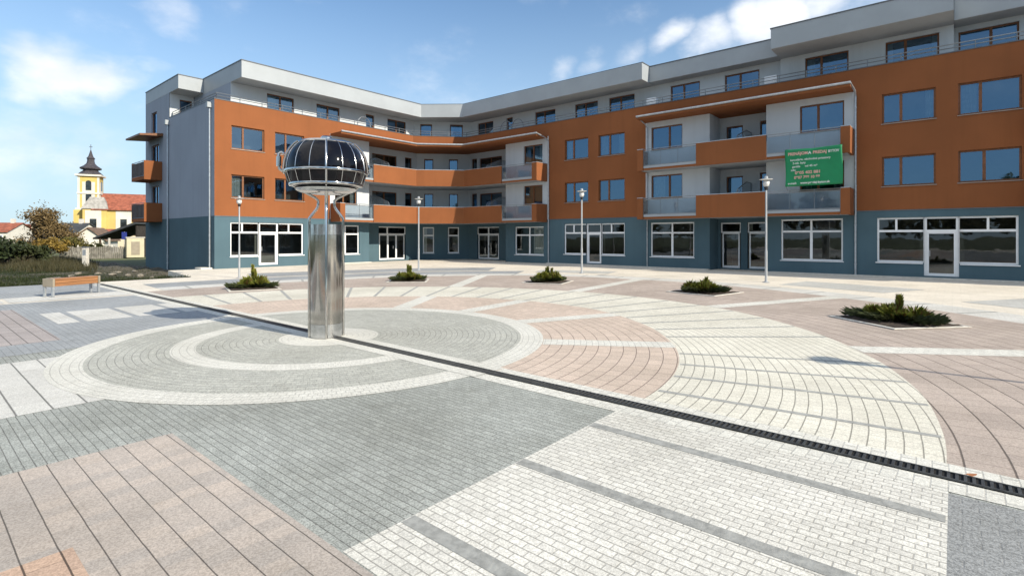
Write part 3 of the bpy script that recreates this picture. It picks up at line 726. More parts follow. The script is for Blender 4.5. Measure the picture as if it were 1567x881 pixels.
# side balconies at the far left
for z in ZF:
    mb = MB(); mb.box(-43.7, -40.9, 10.72, 11.84, z, z + .18); b = bp(mb, 'balcony', M['orange'])
    for xa in (-40.98, -43.72):
        e = MB(); e.box(xa, xa + .085, 10.7, 11.735, z - .01, z + 1.25); bp(e, 'solid_panel', M['orange'], b)
    e = MB(); e.box(-43.63, -40.99, 10.69, 10.72, z - .005, z + .2); bp(e, 'edge_band', M['orange'], b)
    e = MB(); e.box(-43.63, -40.99, 10.70, 10.715, z + .26, z + 1.15); bp(e, 'board_panel', M['darkboard'], b)
    railing([(-43.63, 10.705), (-40.99, 10.705)], z + .18, z + 1.24, (z + 1.24, z + .24), .3, .014, parent=b)
mb = MB(); mb.hexa([(-43.9, 10.4, 8.5), (-40.7, 10.4, 8.5), (-40.7, 11.8, 8.62), (-43.9, 11.8, 8.62), (-43.9, 10.4, 8.62), (-40.7, 10.4, 8.62), (-40.7, 11.8, 8.8), (-43.9, 11.8, 8.8)])
bp(mb, 'canopy', M['brown'])
downspout([(-32.5, 11.67, 9.2), (-32.5, 11.67, -.3)]); downspout([(-39.6, 11.67, 9.2), (-39.6, 11.67, -.4)])
for x in (-32.5, -39.6):
    mb = MB(); mb.box(x - .14, x + .14, 11.5, 11.73, 9.2, 9.5); bp(mb, 'rainwater_head', M['fascia'])
mb = MB(); mb.box(-33.1, -32.15, 11.1, 11.7, -.5, .08); bp(mb, 'footing_block', M['kerb'], bevel=.03)

# penthouse walls
ph = (9.75, 11.0)
hsL = [(13.9 + 1.5, 17.2), (18.8, 20.58), (22.76, 23.5), (24.7, 26.5)]
hs = [(a, b, *ph) for a, b in hsL]; Pa, Pb = (-33.5, 27.3), (-30.2, 30.6)
F = Frame((-33.5, 0), (0, 1), (1, 0)); wall(F, 13.2, Pa[1], 9.0, ZR0 + .2, hs, M['white'], name='penthouse_wall'); [window(F, h, cols=(.5,) if h[1] - h[0] > 1 else (), sill=False) for h in hs]
Fc, Lc = frame2(Pa, Pb); hs = [(.5, 1.45, *ph), (2.9, 3.95, *ph)]
wall(Fc, 0, Lc, 9.0, ZR0 + .2, hs, M['white'], name='penthouse_wall'); [window(Fc, h, cols=(), sill=False) for h in hs]
F = Frame((0, 30.6), (1, 0), (0, -1))
hs = [(a, b, *ph) for a, b in ((-29.5, -27.8), (-26.42, -25.8), (-23.62, -21.8), (-20.12, -18.3), (-17.44, -15.6), (-13.2, -11.4), (-9.98, -8.13))]
wall(F, Pb[0], -7., 9.0, ZR0 + .2, hs, M['white'], name='penthouse_wall'); [window(F, h, cols=(.45,) if h[1] - h[0] > 1 else (), sill=False) for h in hs]
F = Frame((0, 30.3), (1, 0), (0, -1)); hs = [(a, b, *ph) for a, b in ((-5.85, -3.95), (-2.47, -.5))]
wall(F, -7., 0., 9.0, ZR0 + .2, hs, M['white'], name='penthouse_wall', ends=(1.4, 1.4)); [window(F, h, cols=(.38,), sill=False) for h in hs]
F = Frame((0, 30.9), (1, 0), (0, -1)); hs = [(a, b, *ph) for a, b in ((.16, 2.13), (4., 5.9), (8, 9.9))]
wall(F, 0., 20., 9.0, ZR0 + .2, hs, M['white'], name='penthouse_wall'); [window(F, h, cols=(.55,), sill=False) for h in hs]
# terrace floor behind the parapet
mb = MB(); mb.prism([(-32.05, 11.8), (-32.05, 26.2), (-29.4, 29.15), (20, 29.15), (20, 31.5), (-31, 31.5), (-34, 28), (-34, 13.5), (-40, 13.5), (-40, 11.8)], 8.86, 8.95); bp(mb, 'terrace_floor', M['kerb'])
# roof slabs
def roof(poly, z0=ZR0, z1=ZR1):
    mb = MB(); mb.prism(poly, z0, z1); o = bp(mb, 'roof', M['fascia'])
    t = MB(); cx = sum(p[0] for p in poly) / len(poly); cy = sum(p[1] for p in poly) / len(poly)
    P = [Vector(p) for p in poly]; t.prism([tuple(p + Vector(((.03 if p.x > cx else -.03), (-.03 if p.y < cy else .03)))) for p in P], z1 + .001, z1 + .05)
    bp(t, 'roof_trim', M['trim'], o); s = MB(); s.prism([tuple(p) for p in poly], z0 - .012, z0 - .002); bp(s, 'soffit', M['soffit'], o); return o
roof([(-31.95, 13.2), (-31.95, 26.75), (-29.4, 28.8), (-14.2, 28.8), (-14.2, 43.6), (-44.1, 43.6), (-44.1, 20), (-39.4, 20), (-39.4, 13.2)])
roof([(-37.8, 11.735), (-37.8, 13.19), (-39.41, 13.19), (-39.41, 19.9), (-44.45, 19.9), (-44.45, 11.735)], ZR0 + .1, ZR1 - .03)
roof([(-14.19, 29.75), (-7.01, 29.75), (-7.01, 43.6), (-14.19, 43.6)], ZR0 + .02, ZR1 - .04)
roof([(-7., 28.35), (0., 28.35), (0., 43.6), (-7., 43.6)])
roof([(.01, 29.8), (20., 29.8), (20., 43.6), (.01, 43.6)], ZR0 + .02, ZR1 - .04)
# parapet cap and terrace railing
mb = MB()
for p, q in (((LX, 11.74), Wa), (Wa, Wb), (Wb, (20., RY))):
    Fq, Lq = frame2((p[0], p[1]), (q[0], q[1]))
    if Fq.n[0] + -Fq.n[1] < 0: Fq = Frame(p, Fq.u, (-Fq.n[0], -Fq.n[1]))
    mb.fbox(Fq, 0.0, Lq, -.3, .025, ZP + .002, ZP + .045)
bp(mb, 'parapet_cap', M['trim'])
pl = [(LX - .14, 11.9), (LX - .14, 26.05), (-29.4, RY + .14), (19.5, RY + .14)]
railing(pl, ZP + .04, ZP + .40, (ZP + .40, ZP + .24), 1.25, .02, name='terrace_railing')
railing([(-39.4, 11.9), (LX - .14, 11.9)], ZP + .04, ZP + .40, (ZP + .40, ZP + .24), 1.25, .02, name='terrace_railing')
for F, u in [(FL, 21.7), (FR, -25.3), (FR, -24.2)]:
    mb = MB(); pts = []
    for k in range(13):
        t = math.pi * k / 12; pts.append(F.p(u - .55 * math.cos(t), -.16 - .0, ZP + .1 + .62 * math.sin(t)))
    mb.tube(pts, .03, 6); bp(mb, 'railing_arch', M['rail'])
for x in (-13.95, -7.3):
    mb = MB(); mb.box(x - .3, x + .3, 29.5, 29.85, 9.2, 10.2); mb.box(x - .22, x + .22, 29.47, 29.499, 9.5, 10.1); bp(mb, 'air_conditioner', M['wframe'], bevel=.02)
# plinth and shop threshold
for Fq, a, b in ((FR, -21.3, -10.3), (FR, -7.4, 2.35 + 3.8), (FR, 9.05, 20), (FL, 18., 22.)):
    mb = MB(); mb.fbox(Fq, a, b, .002, .3, .0021, .055); bp(mb, 'plinth_step', M['kerb'])

# banner on the balcony rail of the right bay
bn = empty('banner', (-5.3, 27.78, 5.0), 'green cloth banner with white and pink lettering tied across the balconies', 'banner')
Z0b, Z1b, X0b, X1b = 4.22, 6.0, -6.2, -3.84
mb = MB(); nu, nv = 24, 16
for j in range(nv + 1):
    for i in range(nu + 1):
        u, v = i / nu, j / nv
        d = .025 * math.sin(u * 9 + v * 2) * (.3 + math.sin(math.pi * v)) ; zt = -.05 * (1 - abs(2 * u - 1) ** .7) * (v)
        mb.v.append((X0b + (X1b - X0b) * u + .02 * math.sin(v * 5), 27.72 + d, Z0b + (Z1b - Z0b) * v + zt))
for j in range(nv):
    for i in range(nu):
        a = j * (nu + 1) + i; mb.f.append((a, a + 1, a + nu + 2, a + nu + 1))
o = mb.build('cloth', M['banner'], bn, (-5.3, 27.78, 5.0), smooth=True)
sm = o.modifiers.new('t', 'SOLIDIFY'); sm.thickness = .006; sm.offset = 1
def text(body, x, z, size, mat, name='lettering', bold=.0, sx=1.):
    c = bpy.data.curves.new(name, 'FONT'); c.body = body; c.size = size; c.extrude = .002; c.offset = bold; c.align_x = 'LEFT'
    t = bpy.data.objects.new(name, c)
    deps = bpy.context.evaluated_depsgraph_get()
    COL.objects.link(t); deps.update(); me = bpy.data.meshes.new_from_object(t.evaluated_get(deps)); COL.objects.unlink(t); bpy.data.objects.remove(t)
    me.materials.clear(); me.materials.append(mat)
    for v in me.vertices:
        X = x + v.co.x * sx; Z = z + v.co.y; u = (X - X0b) / (X1b - X0b); w = (Z - Z0b) / (Z1b - Z0b)
        d = .025 * math.sin(u * 9 + w * 2) * (.3 + math.sin(math.pi * w))
        v.co = (X + 5.3, 27.72 + d - .013 - v.co.z - 27.78, Z - 5.0)
    o = bpy.data.objects.new(name, me); COL.objects.link(o); o.parent = bn; return o
text('PRENÁJOM', -6.08, 5.70, .185, M['pinkink'], bold=.006, sx=.93); text('A', -5.22, 5.70, .185, M['ink'], bold=.006)
text('PREDAJ', -5.03, 5.70, .185, M['pinkink'], bold=.006, sx=.93); text('BYTOV', -4.41, 5.70, .16, M['ink'], bold=.004, sx=.85)
text('kancelárie, obchodné priestory', -5.98, 5.43, .135, M['ink'], bold=.002, sx=.98); text('2-izb. byty', -5.88, 5.27, .135, M['ink'], bold=.002)
text('garáže', -5.9, 5.11, .13, M['ink'], bold=.002, sx=1.05); text('od 45 m²', -5.35, 5.11, .13, M['ink'], bold=.002, sx=1.05); text('info:', -5.96, 4.95, .13, M['ink'], bold=.002)
text('0905 402 881', -5.78, 4.79, .19, M['pinkink'], bold=.005, sx=1.02); text('0907 788 10 88', -5.82, 4.57, .18, M['pinkink'], bold=.005, sx=.95)
text('e-mail:', -6.08, 4.32, .14, M['ink'], bold=.003, sx=1.0); text('www.predaj-bytov.sk', -5.55, 4.32, .14, M['ink'], bold=.004, sx=1.0)
tb = MB()
for x, z in ((X0b + .03, Z1b - .03), (X1b - .03, Z1b - .03), (X0b + .03, Z0b + .03), (X1b - .03, Z0b + .03)):
    tb.tube([(x, 27.74, z), (x + .03, 27.95, z + .12 if z > 5 else z - .2)], .006, 5)
tb.build('tie_cord', M['black'], bn, (-5.3, 27.78, 5.0))

# ------------------------------------------------------------------ sculpture: cabin on a mirror-polished column
SO = (CX - .045, CY - .04, 0)
S = empty('gondola_sculpture', SO, 'round dark glass gondola cabin on a mirror polished steel column in the paved circle', 'sculpture')
A0 = math.atan2(-CY, -CX)                       # direction from the column to the viewpoint: a corner faces it
hd = .285
cor = [(hd * math.cos(A0 + k * math.pi / 2), hd * math.sin(A0 + k * math.pi / 2)) for k in range(4)]
def bulge(p, q, n, b):
    out = []
    mx, my = (p[0] + q[0]) / 2, (p[1] + q[1]) / 2; L = math.hypot(mx, my); nx, ny = mx / L, my / L
    for i in range(n + 1):
        t = i / n; k = b * (1 - (2 * t - 1) ** 2)
        out.append((p[0] + (q[0] - p[0]) * t + nx * k, p[1] + (q[1] - p[1]) * t + ny * k))
    return out
for k in range(4):
    p, q = cor[k], cor[(k + 1) % 4]
    for name, z0, z1, b, mt in (('mirror_panel', .262, 1.84, .082, 'column'), ('base_band', .02, .258, .078, 'chrome2'), ('top_band', 1.844, 2.03, .078, 'chrome2')):
        line = bulge((p[0] * .98, p[1] * .98), (q[0] * .98, q[1] * .98), 14, b); mb = MB()
        for i in range(14):
            a, c = line[i], line[i + 1]; mb.v += [] ; mb.quad((a[0], a[1], z0), (c[0], c[1], z0), (c[0], c[1], z1), (a[0], a[1], z1))
        o = mb.build(name, M[mt], S); bm = bmesh.new(); bm.from_mesh(o.data); bmesh.ops.remove_doubles(bm, verts=bm.verts, dist=1e-5); bm.to_mesh(o.data); bm.free()
        for f in o.data.polygons: f.use_smooth = True
ring = []
for k in range(4): ring += bulge((cor[k][0] * .95, cor[k][1] * .95), (cor[(k + 1) % 4][0] * .95, cor[(k + 1) % 4][1] * .95), 8, .04)[:-1]
mb = MB(); mb.prism(ring, 1.98, 2.0); mb.build('top_plate', M['chrome2'], S)
for k in range(4):
    c, s = math.cos(A0 + k * math.pi / 2), math.sin(A0 + k * math.pi / 2)
    prof = [(hd + .005, .0), (hd + .005, 2.08), (hd + .003, 2.14), (.17, 2.30), (.14, 2.36), (.14, 2.46), (.19, 2.51), (.50, 2.68), (.57, 2.74)]
    if k % 2 == 0: prof = [(hd + .005, .0), (hd + .005, 2.1), (.24, 2.3), (.2, 2.45), (.25, 2.52), (.50, 2.68), (.57, 2.74)]
    mb = MB(); mb.tube([(r * c, r * s, z) for r, z in prof], .024, 10); o = mb.build('support_tube', M['chrome'], S); auto(o, 60)
mb = MB(); mb.tube([(0, 0, 2.0), (0, 0, 2.68)], .03, 10); mb.build('centre_pole', M['chrome2'], S)
# cabin
prof = [(.50, 2.665), (.615, 2.735), (.645, 2.79), (.69, 2.93), (.70, 2.965), (.695, 3.05), (.68, 3.15), (.645, 3.26), (.59, 3.36), (.52, 3.44), (.46, 3.485)]
def pr(z):
    for (r0, z0), (r1, z1) in zip(prof, prof[1:]):
        if z0 <= z <= z1: return r0 + (r1 - r0) * (z - z0) / (z1 - z0)
    return prof[-1][0]
mb = MB(); mb.lathe(prof, seg=40); cab = mb.build('cabin', M['cabin'], S); auto(cab, 35)
for k in range(16):
    a = A0 + 2 * math.pi * k / 16; c, s = math.cos(a), math.sin(a); big = k % 4 == 0
    mb = MB(); mb.tube([((r + .004) * c, (r + .004) * s, z) for r, z in prof[1:]], .018 if k == 0 else .007, 6)
    o = mb.build('rib', M['chrome2'], cab); auto(o, 60)
for nm, z, r, w in (('frame_ring', 2.965, .71, .03), ('frame_ring', 2.735, .625, .028), ('frame_ring', 3.48, .475, .018)):
    mb = MB(); mb.lathe([(r - .02, z - w), (r + .008, z - w * .7), (r + .014, z), (r + .008, z + w * .7), (r - .02, z + w)], seg=48); o = mb.build(nm, M['chrome'], cab); auto(o, 50)
mb = MB(); mb.lathe([(.46, 3.485), (.44, 3.515), (.30, 3.535), (.12, 3.555), (.10, 3.56), (.10, 3.60), (.075, 3.625), (.02, 3.63)], seg=36); o = mb.build('roof_cap', M['chrome2'], cab); auto(o, 40)
mb = MB(); mb.lathe([(.14, 2.57), (.30, 2.58), (.44, 2.605), (.52, 2.64), (.535, 2.67), (.50, 2.675)], seg=40); o = mb.build('floor_pan', M['chrome2'], cab); auto(o, 40)
for sg in (-1, 1):                                  # side frames: thick hoop and hinge bracket left and right
    a = A0 + sg * math.pi / 2; c, s = math.cos(a), math.sin(a); tx, ty = -s, c
    mb = MB()
    for off in (-.17, .17):
        mb.tube([((r + .015) * c + tx * off * (z - 2.7) / .75, (r + .015) * s + ty * off * (z - 2.7) / .75, z) for r, z in prof[3:]], .02, 6)
    o = mb.build('side_hoop', M['chrome'], cab); auto(o, 60)
    mb = MB(); k = 1. if sg < 0 else .6
    e0 = .70; pts = [(e0, 3.27), (e0 + .05, 3.30), (e0 + .09, 3.27), (e0 + .10, 3.12), (e0 + .08, 3.0), (e0 + .02, 2.965)]
    if sg > 0: pts = [(e0, 3.12), (e0 + .045, 3.12), (e0 + .05, 3.0), (e0, 2.96)]
    mb.tube([(r * c, r * s, z) for r, z in pts], .026 * k, 8); mb.tube([((e0 + .09 * k) * c, (e0 + .09 * k) * s, 3.05), ((e0 + .09 * k) * c, (e0 + .09 * k) * s, 3.22 if sg < 0 else 3.1)], .045 * k, 8)
    o = mb.build('hinge_bracket', M['chrome'], cab); auto(o, 60)

# ------------------------------------------------------------------ street lamps
lamp = empty('street_lamp', (0, 0, 0), '', 'street lamp', 'street lamps round the square')
mb = MB(); mb.tube([(0, 0, 0), (0, 0, 1.25)], .050, 12); mb.lathe([(.14, 0), (.14, .015), (.075, .03), (.06, .05)], seg=14); auto(mb.build('sleeve', M['polegrey'], lamp))
mb = MB(); mb.tube([(0, 0, 1.24), (0, 0, 3.68)], [.041, .036], 12); auto(mb.build('pole', M['polegrey'], lamp))
mb = MB(); mb.lathe([(.045, 3.66), (.065, 3.68), (.07, 3.78), (.05, 3.80)], seg=14); auto(mb.build('collar', M['black'], lamp))
mb = MB(); mb.lathe([(.06, 3.80), (.10, 3.83), (.125, 3.92), (.115, 3.98), (.07, 4.04), (.05, 4.05)], seg=16); auto(mb.build('lamp_glass', M['lampwhite'], lamp), 60)
mb = MB(); mb.lathe([(.05, 4.05), (.20, 4.065), (.255, 4.085), (.245, 4.095), (.12, 4.10), (.05, 4.11)], seg=24); auto(mb.build('reflector', M['lampwhite'], lamp), 30)
mb = MB(); mb.lathe([(.05, 4.11), (.07, 4.13), (.07, 4.19), (.04, 4.22), (.01, 4.225)], seg=14); auto(mb.build('cap', M['polegrey'], lamp), 30)
mb = MB(); 
for k in range(3):
    a = k * 2.094; mb.tube([(.1 * math.cos(a), .1 * math.sin(a), 3.8), (.13 * math.cos(a), .13 * math.sin(a), 3.95), (.1 * math.cos(a), .1 * math.sin(a), 4.07)], .008, 5)
mb.build('strut', M['polegrey'], lamp)
LAMPS = [(-5.7, 22.4, 1., 'pale steel street lamp standing in front of the two grey doors, beside the green banner'),
         (-14.2, 22.2, 1., 'pale steel street lamp standing before the orange block, right of the third shrub from left'),
         (-22.3, 18.5, .95, 'pale steel street lamp standing before the corner where both wings meet'),
         (-24.2, 9.9, .86, 'pale steel street lamp at far left, before the end block shop window'),
         (5.65, 9.5, 1., 'pale steel street lamp beyond the right edge, casting a thin shadow over the pink paving')]
for i, (x, y, s, lb) in enumerate(LAMPS):
    o = lamp if i == 0 else copy_tree(lamp)
    o.location = (x, y, .008); o.scale = (s, s, s); o['label'] = lb

# ------------------------------------------------------------------ planting beds and low junipers
def juniper(seed, rx, ry, h, spikes):
    rr = random.Random(seed); fol = MB(); low = MB()
    def spray(mb, p, d, L, w):
        side = d.cross(Vector((0, 0, 1))); side = side.normalized() if side.length > .01 else Vector((1, 0, 0))
        up = side.cross(d).normalized()
        for sd in (side, up):
            i = len(mb.v); m_ = p + d * L * .45
            mb.v += [tuple(p), tuple(m_ + sd * w), tuple(p + d * L + Vector((0, 0, .02))), tuple(m_ - sd * w)]; mb.f.append((i, i + 1, i + 2, i + 3))
    lumps = [(rr.uniform(-.75, .75) * rx, rr.uniform(-.75, .75) * ry, rr.uniform(.2, .5), rr.uniform(.45, 1.)) for _ in range(11)]
    for k in range(2300):
        L_ = rr.choice(lumps)
        a = rr.uniform(0, 6.283); el = math.asin(rr.uniform(0.0, 1))
        rad = L_[2] * rr.uniform(.55, 1.)
        p = Vector((L_[0] + rad * rx * .8 * math.cos(a) * math.cos(el), L_[1] + rad * ry * .8 * math.sin(a) * math.cos(el), .04 + h * L_[3] * math.sin(el) * rr.uniform(.6, 1.)))
        d = Vector((math.cos(a + rr.uniform(-.6, .6)), math.sin(a + rr.uniform(-.6, .6)), rr.uniform(.1, .9) + .5 * math.sin(el))).normalized()
        spray(fol, p, d, rr.uniform(.07, .17), rr.uniform(.010, .022))
    for k in range(1500):
        a = rr.uniform(0, 6.283); r_ = rr.random() ** .5 * (1.32 + .22 * math.sin(2 * a + seed) + .12 * math.sin(5 * a + seed * 2))
        p = Vector((r_ * rx * math.cos(a), r_ * ry * math.sin(a), rr.uniform(.02, .12)))
        d = Vector((math.cos(a), math.sin(a), rr.uniform(-.05, .45))).normalized(); spray(low, p, d, rr.uniform(.10, .22), rr.uniform(.012, .025))
    st = MB()
    for (sx, sy, sh, tilt) in spikes:
        top = Vector((sx + tilt, sy, h + sh)); b0 = Vector((sx, sy, .05)); st.tube([tuple(b0), tuple(b0.lerp(top, .6)), tuple(top)], [.02, .014, .004], 6)
        for k in range(150):
            t = rr.uniform(.35, 1); p = b0.lerp(top, t); a = rr.uniform(0, 6.283)
            d = Vector((math.cos(a) * .55, math.sin(a) * .55, .8)).normalized(); spray(fol, p, d, rr.uniform(.07, .15) * (1.35 - t * .6), .014)
    for k in range(6):
        a = k * 1.05; st.tube([(0, 0, .0), (rx * .4 * math.cos(a), ry * .4 * math.sin(a), h * .5), (rx * .7 * math.cos(a), ry * .7 * math.sin(a), h * .55)], [.022, .014, .006], 6)
    return fol, low, st
def bed(x, y, ang, size, lb):
    e = empty('planting_bed', (x, y, .008), lb, 'planting bed', 'planting beds in the outer pink ring', ang)
    s = size; k = MB()
    for a in range(4):
        c, d = round(math.cos(a * math.pi / 2)), round(math.sin(a * math.pi / 2))
        x0, x1, y0, y1 = (s, s + .09, -s - .09, s) if a == 0 else (-s, s + .09, s, s + .09) if a == 1 else (-s - .09, -s, -s, s + .09) if a == 2 else (-s - .09, s, -s - .09, -s)
        k.box(x0, x1, y0, y1, .002, .022)
    k.build('kerb', M['kerb'], e, bevel=.008)
    m_ = MB(); n = 14; rr = random.Random(int(x * 100))
    for j in range(n + 1):
        for i in range(n + 1):
            u, v = i / n * 2 - 1, j / n * 2 - 1; m_.v.append((u * s, v * s, .015 + .07 * (1 - u * u) * (1 - v * v) + rr.uniform(0, .025)))
    for j in range(n):
        for i in range(n): a = j * (n + 1) + i; m_.f.append((a, a + 1, a + n + 2, a + n + 1))
    m_.build('soil', M['soil'], e)
    return e
SH0 = [(-.95, 13.75, .78, [(.0, .1, .26, 0), (.12, -.05, .28, .02)], .30, 'nearest, rightmost low juniper with two upright shoots, in the bed on pink paving'),
      (-6.2, 17.05, .78, [(.05, .0, .14, .05)], .36, 'low juniper mound with short tip, left of the lamp by the green banner'),
      (-12.4, 16.9, .74, [(.0, .0, .24, .0), (.1, .1, .18, .08), (-.12, 0, .16, -.06)], .40, 'middle juniper with bushy tuft on top, left of the lamp before the orange block'),
      (-17.1, 13.65, .70, [(-.05, .0, .28, -.1), (.1, .05, .24, .14)], .42, 'juniper with two forked shoots, just right of the gondola column'),
      (-18.7, 8.1, .72, [(0, 0, .46, 0), (.05, .1, .22, .08), (-.08, .05, .3, -.05)], .42, 'tallest, leftmost juniper with pointed leader, left of the gondola column')]
SH = [(x, y, s, [(a, b, c * .9, d) for a, b, c, d in sp], h * .78, lb) for x, y, s, sp, h, lb in SH0]
for i, (x, y, s, sp, h, lb) in enumerate(SH):
    ang = math.atan2(y - CY, x - CX)
    bed(x, y, ang, s, 'square soil bed with pale stone kerb holding the ' + ('nearest juniper', 'juniper by the banner lamp', 'middle juniper', 'juniper right of the column', 'leftmost juniper')[i])
    e = empty('juniper_shrub', (x, y, .05), lb, 'shrub', 'low junipers in the planting beds', A0)
    fol, low, st = juniper(20 + i, s * (.68, .60, .56, .62, .58)[i], s * (.66, .72, .66, .60, .66)[i], h, sp)
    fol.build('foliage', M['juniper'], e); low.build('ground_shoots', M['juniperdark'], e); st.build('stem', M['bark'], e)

# ------------------------------------------------------------------ bench
b0, b1 = at(69.5, 15.6), at(149, 17.1)
bx, by = (b0[0] + b1[0]) / 2, (b0[1] + b1[1]) / 2; bl = math.dist(b0, b1) / 2 - .06
be = empty('park_bench', (bx, by, .012), 'wooden backless bench with steel end frames at the edge of the grass', 'bench', None, math.atan2(b1[1] - b0[1], b1[0] - b0[0]) - math.pi / 2)
mb = MB()
for k in range(4): mb.box(-.20 + k * .1, -.20 + k * .1 + .088, -bl + .06, bl - .06, .50, .54)
mb.build('seat', M['benchwood'], be, bevel=.006)
mb = MB()
for z0, z1 in ((.31, .395), (.405, .49)): mb.box(.165, .195, -bl + .075, bl - .075, z0, z1); mb.box(-.20, -.17, -bl + .075, bl - .075, z0, z1)
mb.build('apron', M['benchwood'], be, bevel=.005)
for sgn in (-1, 1):
    y0, y1 = (sgn * bl - .06, sgn * bl) if sgn > 0 else (sgn * bl, sgn * bl + .06)
    mb = MB(); mb.box(-.205, .205, y0, y1, .30, .545); mb.build('end_frame', M['cream'], be, bevel=.006)
    for xx in (-.195, .125):
        mb = MB(); mb.box(xx, xx + .07, y0 + .004, y1 - .004, 0, .299); mb.build('leg', M['steel'], be, bevel=.004)

# ------------------------------------------------------------------ the village beyond the field
def house(name, px0, px1, Y, zb, ze, zr, depth, wallc, roofc, lb, rot=0., gable=False, chim=True, wins=2):
    cx, cy = at((px0 + px1) / 2, Y); w = (px1 - px0) / FPX * Y / 2
    e = empty(name, (cx, cy, 0), lb, 'house', 'houses beyond the field', R(40.2) + rot)
    d = depth / 2; mb = MB()
    if gable:   # gable end faces the square
        mb.prism([(-w, -d), (w, -d), (w, d), (-w, d)], zb, ze); mb.poly([(-w, -d, ze), (w, -d, ze), (0, -d, zr)]); mb.poly([(-w, d, ze), (w, d, ze), (0, d, zr)])
        mb.build('wall', wallc, e); r = MB()
        for s in (-1, 1): r.hexa([(0, -d - .3, zr), (0, d + .3, zr), (s * (w + .35), d + .3, ze - .3), (s * (w + .35), -d - .3, ze - .3), (0, -d - .3, zr + .14), (0, d + .3, zr + .14), (s * (w + .35), d + .3, ze - .16), (s * (w + .35), -d - .3, ze - .16)])
        rf = r.build('roof', roofc, e)
    else:
        mb.prism([(-w, -d), (w, -d), (w, d), (-w, d)], zb, ze)
        for s in (-1, 1): mb.poly([(s * w, -d, ze), (s * w, d, ze), (s * w, 0, zr)])
        mb.build('wall', wallc, e); r = MB()
        for s in (-1, 1): r.hexa([(-w - .3, 0, zr), (w + .3, 0, zr), (w + .3, s * (d + .35), ze - .25), (-w - .3, s * (d + .35), ze - .25), (-w - .3, 0, zr + .14), (w + .3, 0, zr + .14), (w + .3, s * (d + .35), ze - .11), (-w - .3, s * (d + .35), ze - .11)])
        rf = r.build('roof', roofc, e)
    if chim:
        c = MB(); c.box(w * .3, w * .3 + .6, -.3, .3, ze, zr + .9); c.build('chimney', M['kerb'], rf)
    for k in range(wins):
        u = -w + 2 * w * (k + .5) / wins; f = MB(); f.box(u - .55, u + .55, -d - .04, -d - .004, zb + (ze - zb) * .35, zb + (ze - zb) * .8); g = f.build('window', M['wframe'], e)
        q = MB(); q.box(u - .45, u + .45, -d - .05, -d - .042, zb + (ze - zb) * .4, zb + (ze - zb) * .76); q.build('pane', M['darkpane'], g)
    return e
m_red = plain('red_roof_tiles', (.27, .085, .05), .8, var=.3, vscale=1.5, bump=.5, bscale=8)
m_brownroof = plain('brown_roof_tiles', (.16, .105, .07), .85, var=.3, vscale=1.5, bump=.5, bscale=8)
m_dkroof = plain('dark_roof', (.045, .05, .055), .8, var=.25, vscale=1.)
m_yel = plaster('church_yellow', (.56, .42, .14)); m_lime = plaster('lime_white', (.60, .58, .52)); m_beige = plaster('beige_plaster', (.60, .52, .38))
m_slate = plain('slate_spire', (.055, .05, .056), .5, var=.25, vscale=2)
house('village_house', -8, 30, 105, -.6, 3.0, 4.6, 8, m_lime, m_red, 'white village house with red roof at the far left edge', .2)
house('village_house', 33, 58, 120, -.6, 3.3, 4.7, 7, m_beige, m_red, 'small beige house behind the autumn tree', -.2)
house('village_house', 99, 134, 100, -.6, 2.7, 4.4, 7, m_lime, m_dkroof, 'low white house with dark slate roof left of the church', .1)
house('village_house', 128, 166, 78, -.6, 1.5, 3.1, 8, m_lime, m_brownroof, 'small house with pale gable and brown roof below the church', .45, True, False, 0)
house('village_house', 160, 190, 110, -.6, 2.2, 3.4, 7, m_beige, m_red, 'low house with red roof directly below the church nave', 0, False, False, 2)
# church
D = 140.; k = D / FPX
ccx, ccy = at(139, D); CHO = (ccx, ccy, 0)
ch = empty('church', CHO, 'yellow baroque church with a dark onion spire and long red roof in the distance', 'church', None, R(40.2) + R(27))
# tower: faces -y (towards the square's left) and +x
tw = 2.25
mb = MB(); mb.box(-tw, tw, -tw, tw, -.6, 18.); mb.build('tower', m_yel, ch)
mb = MB(); mb.box(-tw - .7, tw - .3, -tw - .9, tw - .5, -.6, 8.98); mb.build('tower_base', m_yel, ch)
m_ = MB()
for s in (-1, 1):
    m_.box(s * tw - .45 * (s > 0) * 1 - .0 if s > 0 else -tw - .05, s * tw + .05 if s > 0 else -tw + .45, -tw - .06, -tw - .004, 8, 17.6)
m_.box(-tw + .9, tw - .9, -tw - .05, -tw - .004, 9.5, 16.4); m_.box(tw + .004, tw + .05, -tw + .9, tw - .9, 9.5, 16.4)
m_.build('pilaster', m_lime, ch)
mb = MB()
for z, e_ in ((9.0, .45), (13.2, .2), (17.9, .55)): mb.box(-tw - e_, tw + e_, -tw - e_, tw + e_, z, z + .45)
mb.build('cornice', m_lime, ch)
for F_, nm in ((Frame((0, -tw - .06), (1, 0), (0, -1)), 's'), (Frame((tw + .06, 0), (0, 1), (1, 0)), 'e')):
    for z0, z1 in ((11., 13.), (14.2, 16.2)):
        q = MB(); q.fbox(F_, -.6, .6, 0, .05, z0, z1); q.poly([F_.p(.6 * math.cos(R(t)), .045, z1 + .6 * math.sin(R(t))) for t in range(0, 181, 20)]); q.build('window', M['darkpane'], ch)
sp = [(2.85, 18.4), (2.3, 19.0), (1.7, 19.5), (1.6, 19.7), (2.35, 19.95), (2.4, 20.3), (1.5, 20.9), (.95, 21.5), (.80, 22.2), (.80, 22.7), (1.0, 22.8), (.55, 23.4), (.3, 24.3), (.1, 25.1)]
mb = MB(); mb.lathe(sp, seg=8, a0=math.pi / 8); o = mb.build('spire', m_slate, ch)
mb = MB(); mb.tube([(0, 0, 25.0), (0, 0, 26.6)], .07, 6); mb.box(-.35, .35, -.06, .06, 25.9, 26.05); mb.build('cross', M['trim'], ch)
